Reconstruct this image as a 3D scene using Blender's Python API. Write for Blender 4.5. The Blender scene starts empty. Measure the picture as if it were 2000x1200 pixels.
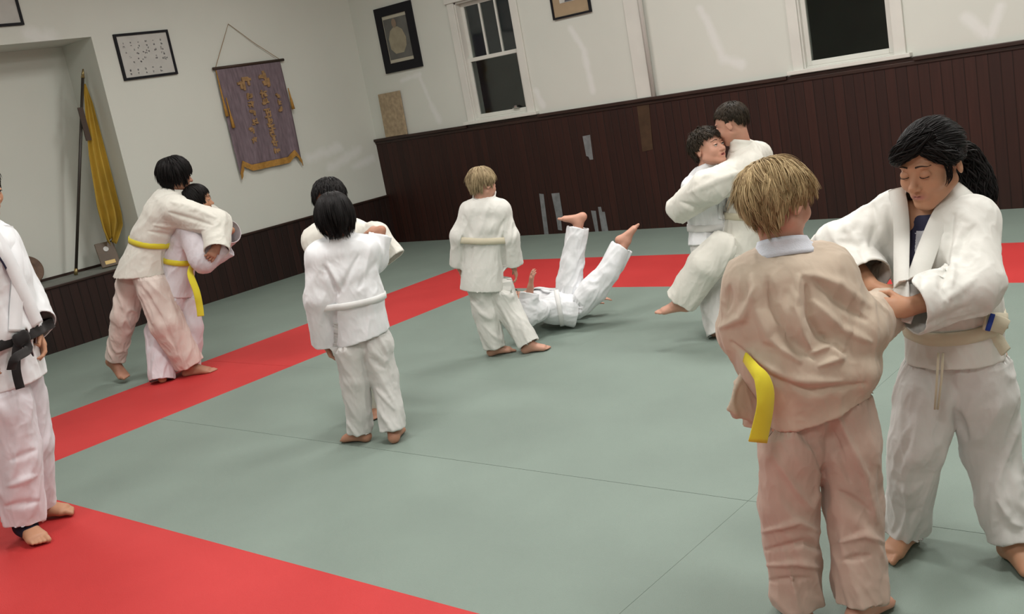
import bpy, bmesh, math, random
import numpy as np
from mathutils import Vector, Matrix
from mathutils.bvhtree import BVHTree

random.seed(7); np.random.seed(7)
SC = bpy.context.scene
COL = SC.collection

# ------------------------------------------------------------------ camera
FPX, YAW, PITCH, ROLL = 2026.74, 42.1938, -12.0917, -10.4853
CAM = np.array([8.8795, -8.0631, 1.556])
def cam_axes():
    y, p, r = np.radians([YAW, PITCH, ROLL])
    F = np.array([-np.sin(y)*np.cos(p), np.cos(y)*np.cos(p), np.sin(p)])
    right = np.array([np.cos(y), np.sin(y), 0.]); up = np.cross(right, F)
    R = np.cos(r)*right + np.sin(r)*up; U = -np.sin(r)*right + np.cos(r)*up
    return R, U, F
CR, CU, CF = cam_axes()
cam_data = bpy.data.cameras.new('camera'); cam = bpy.data.objects.new('camera', cam_data); COL.objects.link(cam)
cam_data.sensor_width = 36; cam_data.lens = FPX/2000*36; cam_data.clip_start = .05; cam_data.clip_end = 60
M4 = Matrix.Identity(4)
for i in range(3):
    M4[i][0] = CR[i]; M4[i][1] = CU[i]; M4[i][2] = -CF[i]; M4[i][3] = CAM[i]
cam.matrix_world = M4
SC.camera = cam

# ------------------------------------------------------------------ world, exposure, room lamps
SC.view_settings.view_transform = 'Standard'; SC.view_settings.look = 'None'
SC.view_settings.gamma = 1; SC.view_settings.use_curve_mapping = False
SC.view_settings.exposure = 0.08
w = bpy.data.worlds.new('night'); SC.world = w; w.use_nodes = True
w.node_tree.nodes['Background'].inputs[0].default_value = (.35, .45, .6, 1)
w.node_tree.nodes['Background'].inputs[1].default_value = .012
CEIL = 3.7
LAMPS = [(2.6, -2.4, 34), (5.6, -2.4, 60), (8.6, -2.4, 62), (2.6, -5.4, 32), (5.6, -5.4, 50), (8.6, -5.4, 52), (5.6, -8.6, 42), (8.6, -8.6, 44)]
for (x, y, e) in LAMPS:
    ld = bpy.data.lights.new('tube_light', 'AREA'); ld.shape = 'RECTANGLE'; ld.size = 1.2; ld.size_y = .5
    ld.energy = e; ld.color = (1.0, .985, .95)
    lo = bpy.data.objects.new('tube_light', ld); lo.location = (x, y, CEIL-.16); COL.objects.link(lo)

# ------------------------------------------------------------------ helpers
def ray(px, py): return CF + (px-1000)/FPX*CR - (py-600)/FPX*CU
def on_z(px, py, z=0.0):
    d = ray(px, py); return CAM + (z-CAM[2])/d[2]*d
def proj(P):
    d = np.asarray(P) - CAM; z = d@CF
    return np.stack([1000+FPX*(d@CR)/z, 600-FPX*(d@CU)/z], -1)

def tag(o, label=None, cat=None, group=None, kind=None):
    if label: o['label'] = label
    if cat: o['category'] = cat
    if group: o['group'] = group
    if kind: o['kind'] = kind
    return o

MATS = {}
def mat(name, col, rough=.8, spec=.3, noise=0, nscale=8, bump=0, bscale=60, metal=0, col2=None, sheen=0, stretch=(1, 1, 1)):
    if name in MATS: return MATS[name]
    m = bpy.data.materials.new(name); m.use_nodes = True; nt = m.node_tree; b = nt.nodes['Principled BSDF']
    b.inputs['Base Color'].default_value = (*col, 1); b.inputs['Roughness'].default_value = rough
    b.inputs['Specular IOR Level'].default_value = spec; b.inputs['Metallic'].default_value = metal
    if sheen: b.inputs['Sheen Weight'].default_value = sheen
    tc = nt.nodes.new('ShaderNodeTexCoord'); mp = nt.nodes.new('ShaderNodeMapping'); mp.inputs['Scale'].default_value = stretch
    nt.links.new(tc.outputs['Object'], mp.inputs[0])
    if noise or col2:
        n = nt.nodes.new('ShaderNodeTexNoise'); n.inputs['Scale'].default_value = nscale; n.inputs['Detail'].default_value = 5
        nt.links.new(mp.outputs[0], n.inputs[0])
        r = nt.nodes.new('ShaderNodeValToRGB'); r.color_ramp.elements[0].position = .3; r.color_ramp.elements[1].position = .7
        c2 = col2 or tuple(min(1, c*(1+noise)) for c in col)
        c1 = col if col2 else tuple(c*(1-noise) for c in col)
        r.color_ramp.elements[0].color = (*c1, 1); r.color_ramp.elements[1].color = (*c2, 1)
        nt.links.new(n.outputs[0], r.inputs[0]); nt.links.new(r.outputs[0], b.inputs['Base Color'])
    if bump:
        n2 = nt.nodes.new('ShaderNodeTexNoise'); n2.inputs['Scale'].default_value = bscale; n2.inputs['Detail'].default_value = 3
        nt.links.new(mp.outputs[0], n2.inputs[0])
        bp = nt.nodes.new('ShaderNodeBump'); bp.inputs['Strength'].default_value = bump; bp.inputs['Distance'].default_value = .01
        nt.links.new(n2.outputs[0], bp.inputs['Height']); nt.links.new(bp.outputs[0], b.inputs['Normal'])
    MATS[name] = m
    return m

class MB:
    """collects shapes and links them as one mesh object"""
    def __init__(s): s.bm = bmesh.new()
    def box(s, lo, hi, mi=0):
        x0, y0, z0 = lo; x1, y1, z1 = hi
        v = [s.bm.verts.new(p) for p in ((x0,y0,z0),(x1,y0,z0),(x1,y1,z0),(x0,y1,z0),(x0,y0,z1),(x1,y0,z1),(x1,y1,z1),(x0,y1,z1))]
        for f in ((0,3,2,1),(4,5,6,7),(0,1,5,4),(1,2,6,5),(2,3,7,6),(3,0,4,7)):
            fc = s.bm.faces.new([v[i] for i in f]); fc.material_index = mi
        return s
    def tube(s, pts, r, n=8, r2=None):
        pts = [Vector(p) for p in pts]; rings = []
        for i, p in enumerate(pts):
            t = (pts[min(i+1, len(pts)-1)] - pts[max(i-1, 0)]).normalized()
            a = t.orthogonal().normalized() if i == 0 else (a - a.dot(t)*t).normalized()
            b = t.cross(a); rr = r if r2 is None else r + (r2-r)*i/(len(pts)-1)
            rings.append([s.bm.verts.new(p + (a*math.cos(2*math.pi*k/n) + b*math.sin(2*math.pi*k/n))*rr) for k in range(n)])
        for q, w_ in zip(rings, rings[1:]):
            for k in range(n): s.bm.faces.new((q[k], q[(k+1) % n], w_[(k+1) % n], w_[k]))
        s.bm.faces.new(rings[0][::-1]); s.bm.faces.new(rings[-1])
        return s
    def poly(s, pts, thick):
        """planar polygon given extruded by vector"""
        v = [s.bm.verts.new(p) for p in pts]; t = Vector(thick)
        u = [s.bm.verts.new(Vector(p)+t) for p in pts]; n = len(pts)
        s.bm.faces.new(v); s.bm.faces.new(u[::-1])
        for i in range(n): s.bm.faces.new((v[i], u[i], u[(i+1) % n], v[(i+1) % n]))
        return s
    def disc(s, c, axis, prof, n=40):
        """lathe: prof = [(radius, height)] about axis at c"""
        c = Vector(c); ax = Vector(axis).normalized(); a = ax.orthogonal().normalized(); b = ax.cross(a); rings = []
        for r, h in prof:
            rings.append([s.bm.verts.new(c+ax*h+(a*math.cos(2*math.pi*k/n)+b*math.sin(2*math.pi*k/n))*max(r, 1e-4)) for k in range(n)])
        for q, w_ in zip(rings, rings[1:]):
            for k in range(n): s.bm.faces.new((q[k], q[(k+1) % n], w_[(k+1) % n], w_[k]))
        s.bm.faces.new(rings[0][::-1]); s.bm.faces.new(rings[-1])
        return s
    def build(s, name, m, parent=None, bevel=0, smooth=False):
        bmesh.ops.recalc_face_normals(s.bm, faces=s.bm.faces[:])
        me = bpy.data.meshes.new(name); s.bm.to_mesh(me); s.bm.free()
        for mm in (m if isinstance(m, (list, tuple)) else [m]): me.materials.append(mm)
        if smooth:
            for p in me.polygons: p.use_smooth = True
        o = bpy.data.objects.new(name, me); COL.objects.link(o)
        if parent: o.parent = parent
        if bevel:
            bv = o.modifiers.new('bevel', 'BEVEL'); bv.width = bevel; bv.segments = 2; bv.limit_method = 'ANGLE'
        return o
def empty(name, loc, label, cat, group=None):
    o = bpy.data.objects.new(name, None); COL.objects.link(o); o.location = loc; o.empty_display_size = .1
    return tag(o, label, cat, group)
def attach(o, root):
    """parent keeping world coordinates (root has a plain translation)"""
    o.parent = root; o.matrix_parent_inverse = Matrix.Translation(root.location).inverted()
    return o

# ------------------------------------------------------------------ setting materials
def wall_mat():
    m = bpy.data.materials.new('painted_plaster'); m.use_nodes = True; nt = m.node_tree; b = nt.nodes['Principled BSDF']
    b.inputs['Roughness'].default_value = .75; b.inputs['Specular IOR Level'].default_value = .25
    geo = nt.nodes.new('ShaderNodeNewGeometry'); n = nt.nodes.new('ShaderNodeTexNoise'); n.inputs['Scale'].default_value = .8; n.inputs['Detail'].default_value = 4
    nt.links.new(geo.outputs['Position'], n.inputs[0])
    r = nt.nodes.new('ShaderNodeValToRGB'); r.color_ramp.elements[0].position = .3; r.color_ramp.elements[1].position = .75
    r.color_ramp.elements[0].color = (.61, .63, .575, 1); r.color_ramp.elements[1].color = (.67, .69, .63, 1)
    nt.links.new(n.outputs[0], r.inputs[0])
    # spackle: whiter filler strokes, each along a segment of the wall
    wn = nt.nodes.new('ShaderNodeTexNoise'); wn.inputs['Scale'].default_value = 9; wn.inputs['Detail'].default_value = 4
    nt.links.new(geo.outputs['Position'], wn.inputs[0])
    segs = [((2.93,0,1.93),(3.04,0,1.72),.035),((3.04,0,1.72),(3.07,0,1.34),.04),((.86,0,1.80),(.96,0,1.45),.03),((.96,0,1.45),(1.02,0,1.30),.05),((.58,0,1.77),(.88,0,1.80),.03),
            ((2.40,0,1.42),(2.46,0,1.27),.04),((4.30,0,1.86),(4.37,0,1.70),.04),((4.37,0,1.70),(4.45,0,1.42),.045),((4.45,0,1.42),(4.62,0,1.35),.05),
            ((6.42,0,1.42),(6.55,0,1.28),.05),((6.66,0,1.45),(6.58,0,1.26),.04),((.05,0,1.0),(.3,0,1.3),.03),
            ((0,-1.0,1.15),(0,-.55,1.2),.06),((0,-.75,1.0),(0,-.3,1.12),.06),((0,-3.65,2.66),(0,-3.45,2.62),.08),((0,-.4,.95),(0,-.12,1.0),.05)]
    acc = None
    def vm(op, a, bb):
        q = nt.nodes.new('ShaderNodeVectorMath'); q.operation = op
        for i, s_ in enumerate((a, bb)):
            if s_ is None: continue
            if isinstance(s_, tuple): q.inputs[i].default_value = s_
            else: nt.links.new(s_, q.inputs[i])
        return q
    def ma(op, a, bb=None, clamp=False):
        q = nt.nodes.new('ShaderNodeMath'); q.operation = op; q.use_clamp = clamp
        for i, s_ in enumerate((a, bb)):
            if s_ is None: continue
            if isinstance(s_, (int, float)): q.inputs[i].default_value = s_
            else: nt.links.new(s_, q.inputs[i])
        return q.outputs[0]
    for A, B, wd in segs:
        A = Vector(A); B = Vector(B); D = B-A
        pa = vm('SUBTRACT', geo.outputs['Position'], tuple(A)).outputs[0]
        t = ma('MULTIPLY', vm('DOT_PRODUCT', pa, tuple(D)).outputs['Value'], 1/D.length_squared, True)
        sc = nt.nodes.new('ShaderNodeVectorMath'); sc.operation = 'SCALE'; sc.inputs[0].default_value = tuple(D); nt.links.new(t, sc.inputs['Scale'])
        dist = vm('LENGTH', vm('SUBTRACT', pa, sc.outputs[0]).outputs[0], None).outputs['Value']
        e = ma('ADD', dist, ma('MULTIPLY', ma('SUBTRACT', wn.outputs[0], .5), wd*1.6))
        k = ma('SUBTRACT', 1.25, ma('MULTIPLY', e, 1/wd), True)
        acc = k if acc is None else ma('MAXIMUM', acc, k)
    mx = nt.nodes.new('ShaderNodeMix'); mx.data_type = 'RGBA'
    nt.links.new(ma('MULTIPLY', acc, .5), mx.inputs[0]); nt.links.new(r.outputs[0], mx.inputs[6]); mx.inputs[7].default_value = (.80, .81, .80, 1)
    nt.links.new(mx.outputs[2], b.inputs['Base Color'])
    bp = nt.nodes.new('ShaderNodeBump'); bp.inputs['Strength'].default_value = .15; bp.inputs['Distance'].default_value = .01
    nt.links.new(wn.outputs[0], bp.inputs['Height']); nt.links.new(bp.outputs[0], b.inputs['Normal'])
    return m

def wood_mat(name, axis, base=(.033, .0105, .007), dark=(.018, .0068, .005), board=.083):
    """vertical tongue and groove boards along axis (0=x, 1=y)"""
    m = bpy.data.materials.new(name); m.use_nodes = True; nt = m.node_tree; b = nt.nodes['Principled BSDF']
    b.inputs['Roughness'].default_value = .55; b.inputs['Specular IOR Level'].default_value = .35
    geo = nt.nodes.new('ShaderNodeNewGeometry'); sep = nt.nodes.new('ShaderNodeSeparateXYZ'); nt.links.new(geo.outputs['Position'], sep.inputs[0])
    def ma(op, a, bb=None, clamp=False):
        q = nt.nodes.new('ShaderNodeMath'); q.operation = op; q.use_clamp = clamp
        for i, s_ in enumerate((a, bb)):
            if s_ is None: continue
            if isinstance(s_, (int, float)): q.inputs[i].default_value = s_
            else: nt.links.new(s_, q.inputs[i])
        return q.outputs[0]
    u = ma('DIVIDE', sep.outputs[axis], board); fl = ma('FLOOR', u); fr = ma('FRACT', u)
    wn = nt.nodes.new('ShaderNodeTexWhiteNoise'); wn.noise_dimensions = '1D'; nt.links.new(fl, wn.inputs['W'])
    mp = nt.nodes.new('ShaderNodeMapping'); mp.inputs['Scale'].default_value = (30, 30, 1.5); nt.links.new(geo.outputs['Position'], mp.inputs[0])
    n = nt.nodes.new('ShaderNodeTexNoise'); n.inputs['Scale'].default_value = 1.5; n.inputs['Detail'].default_value = 6; nt.links.new(mp.outputs[0], n.inputs[0])
    mixv = ma('ADD', ma('MULTIPLY', wn.outputs[0], .30), ma('MULTIPLY', n.outputs[0], .75))
    r = nt.nodes.new('ShaderNodeValToRGB'); r.color_ramp.elements[0].position = .2; r.color_ramp.elements[1].position = .95
    r.color_ramp.elements[0].color = (*dark, 1); r.color_ramp.elements[1].color = (*(c*1.5 for c in base), 1)
    e = r.color_ramp.elements.new(.6); e.color = (*base, 1)
    nt.links.new(mixv, r.inputs[0])
    gr = ma('MULTIPLY', ma('MINIMUM', fr, ma('SUBTRACT', 1, fr)), 14, True)
    mx = nt.nodes.new('ShaderNodeMix'); mx.data_type = 'RGBA'; nt.links.new(gr, mx.inputs[0]); mx.inputs[6].default_value = (*(c*.65 for c in dark), 1)
    nt.links.new(r.outputs[0], mx.inputs[7]); nt.links.new(mx.outputs[2], b.inputs['Base Color'])
    bp = nt.nodes.new('ShaderNodeBump'); bp.inputs['Strength'].default_value = .6; bp.inputs['Distance'].default_value = .004
    nt.links.new(gr, bp.inputs['Height']); nt.links.new(bp.outputs[0], b.inputs['Normal'])
    return m
M_WALL = wall_mat()
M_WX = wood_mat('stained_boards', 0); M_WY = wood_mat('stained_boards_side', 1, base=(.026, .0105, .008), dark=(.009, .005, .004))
M_CAP = mat('dark_cap_rail', (.030, .014, .010), .45, .4, noise=.35, nscale=5, stretch=(1, 1, 8))
M_TRIM = mat('white_enamel', (.66, .66, .61), .45, .4, noise=.05, nscale=3, bump=.1, bscale=20)
M_LEDGE = mat('grey_ledge', (.20, .21, .19), .7, noise=.15, nscale=6)
M_CEIL = mat('ceiling_paint', (.72, .71, .67), .9, noise=.03)
M_BASEFL = mat('subfloor', (.12, .10, .08), .9, noise=.1)
def vinyl(name, col, col2):
    return mat(name, col, .62, .3, col2=col2, nscale=2.2, bump=.25, bscale=260)
M_GREEN = vinyl('green_mat_vinyl', (.200, .250, .218), (.220, .276, .240))
M_RED = vinyl('red_mat_vinyl', (.50, .034, .034), (.56, .042, .042))

# ------------------------------------------------------------------ room shell
RX1, RY0 = 11.5, -11.5
FZ = -.04
WALLZ = CEIL
tag(MB().box((0, RY0, -.12), (RX1, 0, FZ)).build('floor', M_BASEFL), kind='structure')
tag(MB().box((-.2, RY0-.2, CEIL), (RX1+.2, .2, CEIL+.1)).build('ceiling', M_CEIL), kind='structure')
def xz_wall(name, y0, y1, x0, x1, holes, m):
    """wall along x with rectangular holes (x0,x1,z0,z1)"""
    b = MB(); cur = x0
    for hx0, hx1, hz0, hz1 in holes:
        b.box((cur, y0, FZ), (hx0, y1, WALLZ)); b.box((hx0, y0, FZ), (hx1, y1, hz0)); b.box((hx0, y0, hz1), (hx1, y1, WALLZ)); cur = hx1
    b.box((cur, y0, FZ), (x1, y1, WALLZ))
    return tag(b.build(name, m), kind='structure')
W1 = (1.54, 2.27, 1.235, 2.42); W2 = (5.16, 5.90, 1.235, 2.42)
WT = .56; W = 1.198
xz_wall('wall_back', 0, .18, -.75, RX1, [W1, W2], M_WALL)
# left wall with its niche
NY0, NY1, NZ, ND = -6.4, -3.09, 2.60, -.55
b = MB(); b.box((-.15, NY1, FZ), (0, 0, WALLZ)); b.box((-.15, NY0, FZ), (0, NY1, WT-.02)); b.box((-.15, NY0, NZ), (0, NY1, WALLZ)); b.box((-.15, RY0, FZ), (0, NY0, WALLZ))
b.box((ND-.1, NY0-.1, FZ), (ND, NY1+.1, WALLZ)); b.box((ND, NY1, FZ), (-.15, NY1+.1, WALLZ)); b.box((ND, NY0-.1, FZ), (-.15, NY0, WALLZ)); b.box((ND, NY0, NZ), (-.15, NY1, NZ+.1))
tag(b.build('wall_left', M_WALL), kind='structure')
tag(MB().box((RX1, RY0, FZ), (RX1+.15, 0, WALLZ)).build('wall_right', M_WALL), kind='structure')
tag(MB().box((0, RY0-.15, FZ), (RX1, RY0, WALLZ)).build('wall_front', M_WALL), kind='structure')
# niche ledge
tag(MB().box((ND, NY0, WT-.04), (0, NY1, WT-.002)).build('trim_1', M_LEDGE), kind='structure')
tag(MB().box((ND, NY0, WT-.002), (ND+.012, NY1, WT+.022)).build('trim_9', M_CAP), kind='structure')
# wainscots
tag(MB().box((0.0, -.022, FZ), (RX1, 0, W-.03)).build('trim_2', M_WX), kind='structure')
tag(MB().box((0, RY0, FZ), (.02, -.022, WT-.02)).build('trim_3', M_WY), kind='structure')
b = MB()
for x0, x1 in ((0, 1.44), (2.40, 5.02), (6.04, RX1)):
    b.box((x0, -.05, W-.03), (x1, 0, W))
b.box((0, -.032, W-.06), (RX1, -.022, W-.03)); b.box((1.44, -.03, W-.03), (2.40, 0, W-.005)); b.box((5.02, -.03, W-.03), (6.04, 0, W-.005))
tag(b.build('trim_4', M_CAP, bevel=.004), kind='structure')
tag(MB().box((0, NY1, WT-.02), (.035, -.022, WT)).box((0, RY0, WT-.02), (.035, NY1, WT)).build('trim_5', M_CAP, bevel=.004), kind='structure')
# wall post with its conduit shadow gap
tag(MB().box((3.56, -.025, W), (3.72, 0, CEIL)).build('trim_6', M_TRIM, bevel=.004), kind='structure')
M_PIPE = mat('painted_pipe', (.60, .60, .56), .4, .4)
tag(MB().tube([(3.745, -.035, W), (3.745, -.035, CEIL)], .022, 12).build('trim_7', M_PIPE, smooth=True), kind='structure')
# windows
M_GLASS = bpy.data.materials.new('window_glass'); M_GLASS.use_nodes = True
g = M_GLASS.node_tree.nodes['Principled BSDF']; g.inputs['Base Color'].default_value = (.75, .82, .78, 1); g.inputs['Transmission Weight'].default_value = 1
g.inputs['Roughness'].default_value = .06; g.inputs['IOR'].default_value = 1.5
def window(name, W_, upper_lights, latch):
    x0, x1, z0, z1 = W_
    root = bpy.data.objects.new(name, None); COL.objects.link(root); root['kind'] = 'structure'; root.location = (x0, 0, z0)
    b = MB(); cw = .085
    b.box((x0-cw, -.022, z0-.02), (x0+.005, 0, z1)); b.box((x1-.005, -.022, z0-.02), (x1+cw, 0, z1)); b.box((x0-cw-.02, -.035, z1), (x1+cw+.02, 0, z1+.11))
    attach(b.build('window_casing', M_TRIM, bevel=.004), root)
    attach(MB().box((x0-cw-.04, -.06, z0-.035), (x1+cw+.04, .02, z0-.003)).build('window_sill', M_TRIM, bevel=.005), root)
    b = MB(); b.box((x0, 0, z0), (x0+.018, .16, z1)); b.box((x1-.018, 0, z0), (x1, .16, z1)); b.box((x0, 0, z1-.018), (x1, .16, z1)); b.box((x0, .02, z0), (x1, .16, z0+.012))
    attach(b.build('window_jamb', M_TRIM), root)
    zm = z0+.60; s = .038
    for nm, a0, a1, y, mull in (('lower_sash', z0+.012, zm+.02, .03, 0), ('upper_sash', zm-.02, z1-.018, .07, upper_lights)):
        b = MB(); X0, X1 = x0+.018, x1-.018
        b.box((X0, y, a0), (X0+s, y+.032, a1)); b.box((X1-s, y, a0), (X1, y+.032, a1)); b.box((X0+s, y, a0), (X1-s, y+.032, a0+s)); b.box((X0+s, y, a1-s), (X1-s, y+.032, a1))
        for k in range(1, mull):
            xx = X0+s+(X1-X0-2*s)*k/mull; b.box((xx-.011, y+.002, a0+s), (xx+.011, y+.03, a1-s))
        so = attach(b.build(nm, M_TRIM, bevel=.003), root)
        po = MB().box((X0+s-.004, y+.014, a0+s-.004), (X1-s+.004, y+.019, a1-s+.004)).build('pane', M_GLASS)
        po.parent = so
    if latch:
        b = MB(); b.box((x0+.52, .004, z0+.052), (x0+.60, .028, z0+.060)); b.disc((x0+.56, .012, z0+.060), (0, 0, 1), [(.016, 0), (.02, .012), (.012, .022)], 16)
        attach(b.build('window_latch', mat('brushed_metal', (.6, .6, .58), .3, .5, metal=1)), root)
window('window_1', W1, 3, True); window('window_2', W2, 3, False)
# night outside: a dim yard fence beyond the glass
tag(MB().box((-1, 2.5, -.5), (RX1, 2.6, 1.9)).build('trim_8', mat('outdoor_hedge', (.03, .035, .02), .9, noise=.5, nscale=3)), kind='structure')

# ceiling fixtures (above the frame)
M_TUBE = bpy.data.materials.new('lamp_diffuser'); M_TUBE.use_nodes = True
M_TUBE.node_tree.nodes['Principled BSDF'].inputs['Emission Color'].default_value = (1, .97, .9, 1)
M_TUBE.node_tree.nodes['Principled BSDF'].inputs['Emission Strength'].default_value = 2.5
for i, (x, y, e) in enumerate(LAMPS):
    root = empty('ceiling_light', (x, y, CEIL), 'long white fluorescent fixture on the ceiling, '+['first','second','third','fourth','fifth','sixth','seventh','eighth'][i]+' along the rows', 'ceiling light', 'fluorescent ceiling lights')
    attach(MB().box((x-.65, y-.28, CEIL-.09), (x+.65, y+.28, CEIL)).build('housing', M_TRIM, bevel=.01), root)
    attach(MB().box((x-.6, y-.25, CEIL-.13), (x+.6, y+.25, CEIL-.09)).build('diffuser', M_TUBE, bevel=.01), root)

# ------------------------------------------------------------------ judo mats
xs_r = [3.27, 5.20, 7.125, 9.05, 10.98]
ys_r = [-2.156, -3.13, -4.12, -5.104, -6.077]
def judo_mat(x0, x1, y0, y1, m, label, group, gap=(0, 0, 0, 0)):
    b = MB(); b.box((x0+gap[0], y0+gap[2], FZ), (x1-gap[1], y1-gap[3], 0))
    o = b.build('judo_mat', m, bevel=.0005 if any(gap) else 0)
    return tag(o, label, 'mat', group)
g_ = .0012
ORD0 = ['first', 'second', 'third', 'fourth']
for i in range(4):
    for j in range(4):
        gp = [0, 0, 0, 0]
        if j == 3: gp[3] = g_
        if j == 2: gp[2] = g_
        if i == 2: gp[0] = .0005
        if i == 1: gp[1] = .0005
        judo_mat(xs_r[i], xs_r[i+1], ys_r[j+1], ys_r[j], M_GREEN, f'grey-green mat inside the red border, {ORD0[i]} from niche wall, {ORD0[j]} from windows', 'green mats of the central field', gp)
ORD = ['first', 'second', 'third', 'fourth', 'fifth', 'sixth', 'seventh', 'eighth']
ysl = [0, -1.156, -2.156, -4.12, -6.077, -8.05, -10.0, -11.5]
for j in range(len(ysl)-1):
    if j in (0,): continue
    judo_mat(2.27, 3.27, ysl[j+1], ysl[j], M_RED, f'red judo mat in the strip along the niche wall, {ORD[j]} from the window wall', 'red mats parallel to the left wall', (0, 0, g_ if j == 2 else 0, g_ if j == 3 else 0))
    for a, c, w_ in ((.02, 1.14, 'touching the wainscot'), (1.14, 2.27, 'touching the red strip')):
        judo_mat(a, c, ysl[j+1], ysl[j], M_GREEN, f'grey-green mat beside the niche wall {w_}, {ORD[j]} from window wall', 'green mats beside the left wall')
xb = [.02, 1.14, 2.27, 3.27, 5.20, 7.125, 9.05, 11.5]
for i in range(len(xb)-1):
    judo_mat(xb[i], xb[i+1], -1.156, -.022, M_GREEN, f'grey-green judo mat under the windows against the wainscot, {ORD[i]} from the corner', 'green mats under the windows')
    if i >= 3: judo_mat(xb[i], xb[i+1], -2.156, -1.156, M_RED, f'red judo mat in the strip below the windows, {ORD[i-3]} right of the corner', 'red mats parallel to the back wall')
judo_mat(10.98, 11.5, -6.077, -2.156, M_GREEN, 'narrow grey-green mat filling the edge by the right wall', 'green filler mats')
for i in range(3, len(xb)-1):
    judo_mat(xb[i], xb[i+1], -7.06, -6.077, M_RED, f'red judo mat in the nearest strip, {ORD[i-3]} from the left strip', 'red mats nearest the viewer')
    judo_mat(xb[i], xb[i+1], -9.2, -7.06, M_GREEN, 'grey-green mat just behind the nearest red strip, '+ORD[i-3]+' from the left', 'green mats behind the viewer')
    judo_mat(xb[i], xb[i+1], -11.5, -9.2, M_GREEN, 'grey-green mat at the end wall behind the viewer, '+ORD[i-3]+' from the left', 'green mats behind the viewer')

# ------------------------------------------------------------------ things on the walls
M_TAPE = mat('grey_tape', (.19, .20, .205), .5, .4, noise=.2, nscale=20)
M_PATCH = mat('brown_tape', (.060, .034, .018), .6, .3, noise=.2, nscale=14)
TAPES = [([(2.235, .42), (2.29, .41), (2.265, .0), (2.21, .0)], 'longest thin strip of grey tape, leftmost on the dark wainscot'),
         ([(2.39, .41), (2.49, .41), (2.485, .17), (2.455, .165), (2.445, .03), (2.395, .04), (2.40, .19)], 'wide stepped patch of grey tape beside the thin leftmost strip'),
         ([(2.885, .93), (2.975, .935), (2.965, .70), (2.925, .70), (2.915, .73), (2.89, .74)], 'grey tape patch high on the wainscot, above the others'),
         ([(2.84, .21), (2.895, .205), (2.89, 0), (2.85, 0)], 'short narrow strip of grey tape right of the raised foot'),
         ([(2.93, .24), (2.965, .24), (2.97, .19), (3.0, .19), (3.005, 0), (2.93, 0)], 'stepped grey tape patch at the floor, rightmost of the row')]
for pts, lab in TAPES:
    tag(MB().poly([(x, -.024, z) for x, z in pts], (0, -.0015, 0)).build('tape_patch', M_TAPE), lab, 'tape', 'tape patches on the wainscot')
tag(MB().poly([(3.545, -.024, 1.135), (3.675, -.024, 1.135), (3.645, -.024, .73), (3.53, -.024, .72)], (0, -.002, 0)).build('tape_patch', M_PATCH), 'faded brown patch on the wainscot below the white post', 'tape', 'tape patches on the wainscot')

def frame_on(name, quad_fn, x0, x1, z0, z1, fw, depth, mf, label, cat='picture', loc=(0, 0, 0), glassy=True):
    pass
M_BLACK = mat('black_frame', (.010, .010, .013), .6, .2)
M_PAPER = mat('aged_paper', (.50, .50, .47), .8, noise=.05, nscale=10)
M_INK = mat('ink', (.10, .10, .11), .8)
# calligraphy frame on the left wall (plane x=0, spans y)
root = empty('picture_frame', (0, -2.6, 2.19), 'small black-framed sheet of tiny calligraphy left of the purple banner', 'picture')
y0, y1, z0, z1 = -2.885, -2.325, 2.185, 2.60
b = MB(); f = .022
b.box((0, y0, z0), (.022, y0+f, z1)); b.box((0, y1-f, z0), (.022, y1, z1)); b.box((0, y0+f, z0), (.022, y1-f, z0+f)); b.box((0, y0+f, z1-f), (.022, y1-f, z1))
attach(b.build('frame', M_BLACK), root)
attach(MB().box((.001, y0+f, z0+f), (.012, y1-f, z1-f)).build('paper', M_PAPER), root)
rnd = random.Random(3)
pap = [o for o in root.children if o.name.startswith('paper')][0]
def glyph(y, z, s, r_):
    b = MB()
    for _ in range(r_.randint(3, 5)):
        a = r_.uniform(-s, s); c = r_.uniform(-s, s)
        if r_.random() < .5: b.box((.0122, y-s*.9, z+c), (.0135, y+s*.9*r_.uniform(.2, 1), z+c+s*.28))
        else: b.box((.0122, y+a, z-s), (.0135, y+a+s*.28, z+s*r_.uniform(.2, 1)))
    o = attach(b.build('character', M_INK), root); o.parent = pap
for col in range(6):
    yy = y0+.075+col*.078
    for rr in range(2): glyph(yy, z1-.085-rr*.035, .009, rnd)
    if col < 5:
        for rr in range(2): glyph(yy+.01, z0+.085-rr*.032, .010, rnd)
for k in range(34): glyph(y0+.07+rnd.random()*.42, z0+.15+rnd.random()*.13, .008, rnd)
# second frame, mostly outside
root = empty('picture_frame', (0, -3.9, 2.75), 'black-framed sheet with a bold brush mark above the niche', 'picture')
y0, y1, z0, z1 = -4.30, -3.665, 2.745, 3.25
b = MB(); b.box((0, y0, z0), (.022, y0+f, z1)); b.box((0, y1-f, z0), (.022, y1, z1)); b.box((0, y0+f, z0), (.022, y1-f, z0+f)); b.box((0, y0+f, z1-f), (.022, y1-f, z1))
attach(b.build('frame', M_BLACK), root); attach(MB().box((.001, y0+f, z0+f), (.012, y1-f, z1-f)).build('paper', M_PAPER), root)
attach(MB().poly([(.0125, -3.90, 2.94), (.0125, -3.80, 3.0), (.0125, -3.77, 3.06), (.0125, -3.80, 3.05), (.0125, -3.86, 2.985), (.0125, -3.92, 2.97)], (.001, 0, 0)).build('brush_mark', M_INK), root)
attach(MB().poly([(.0125, -4.1, 2.95), (.0125, -3.95, 3.1), (.0125, -3.98, 3.12), (.0125, -4.13, 2.99)], (.001, 0, 0)).build('brush_mark', M_INK), root)
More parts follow.
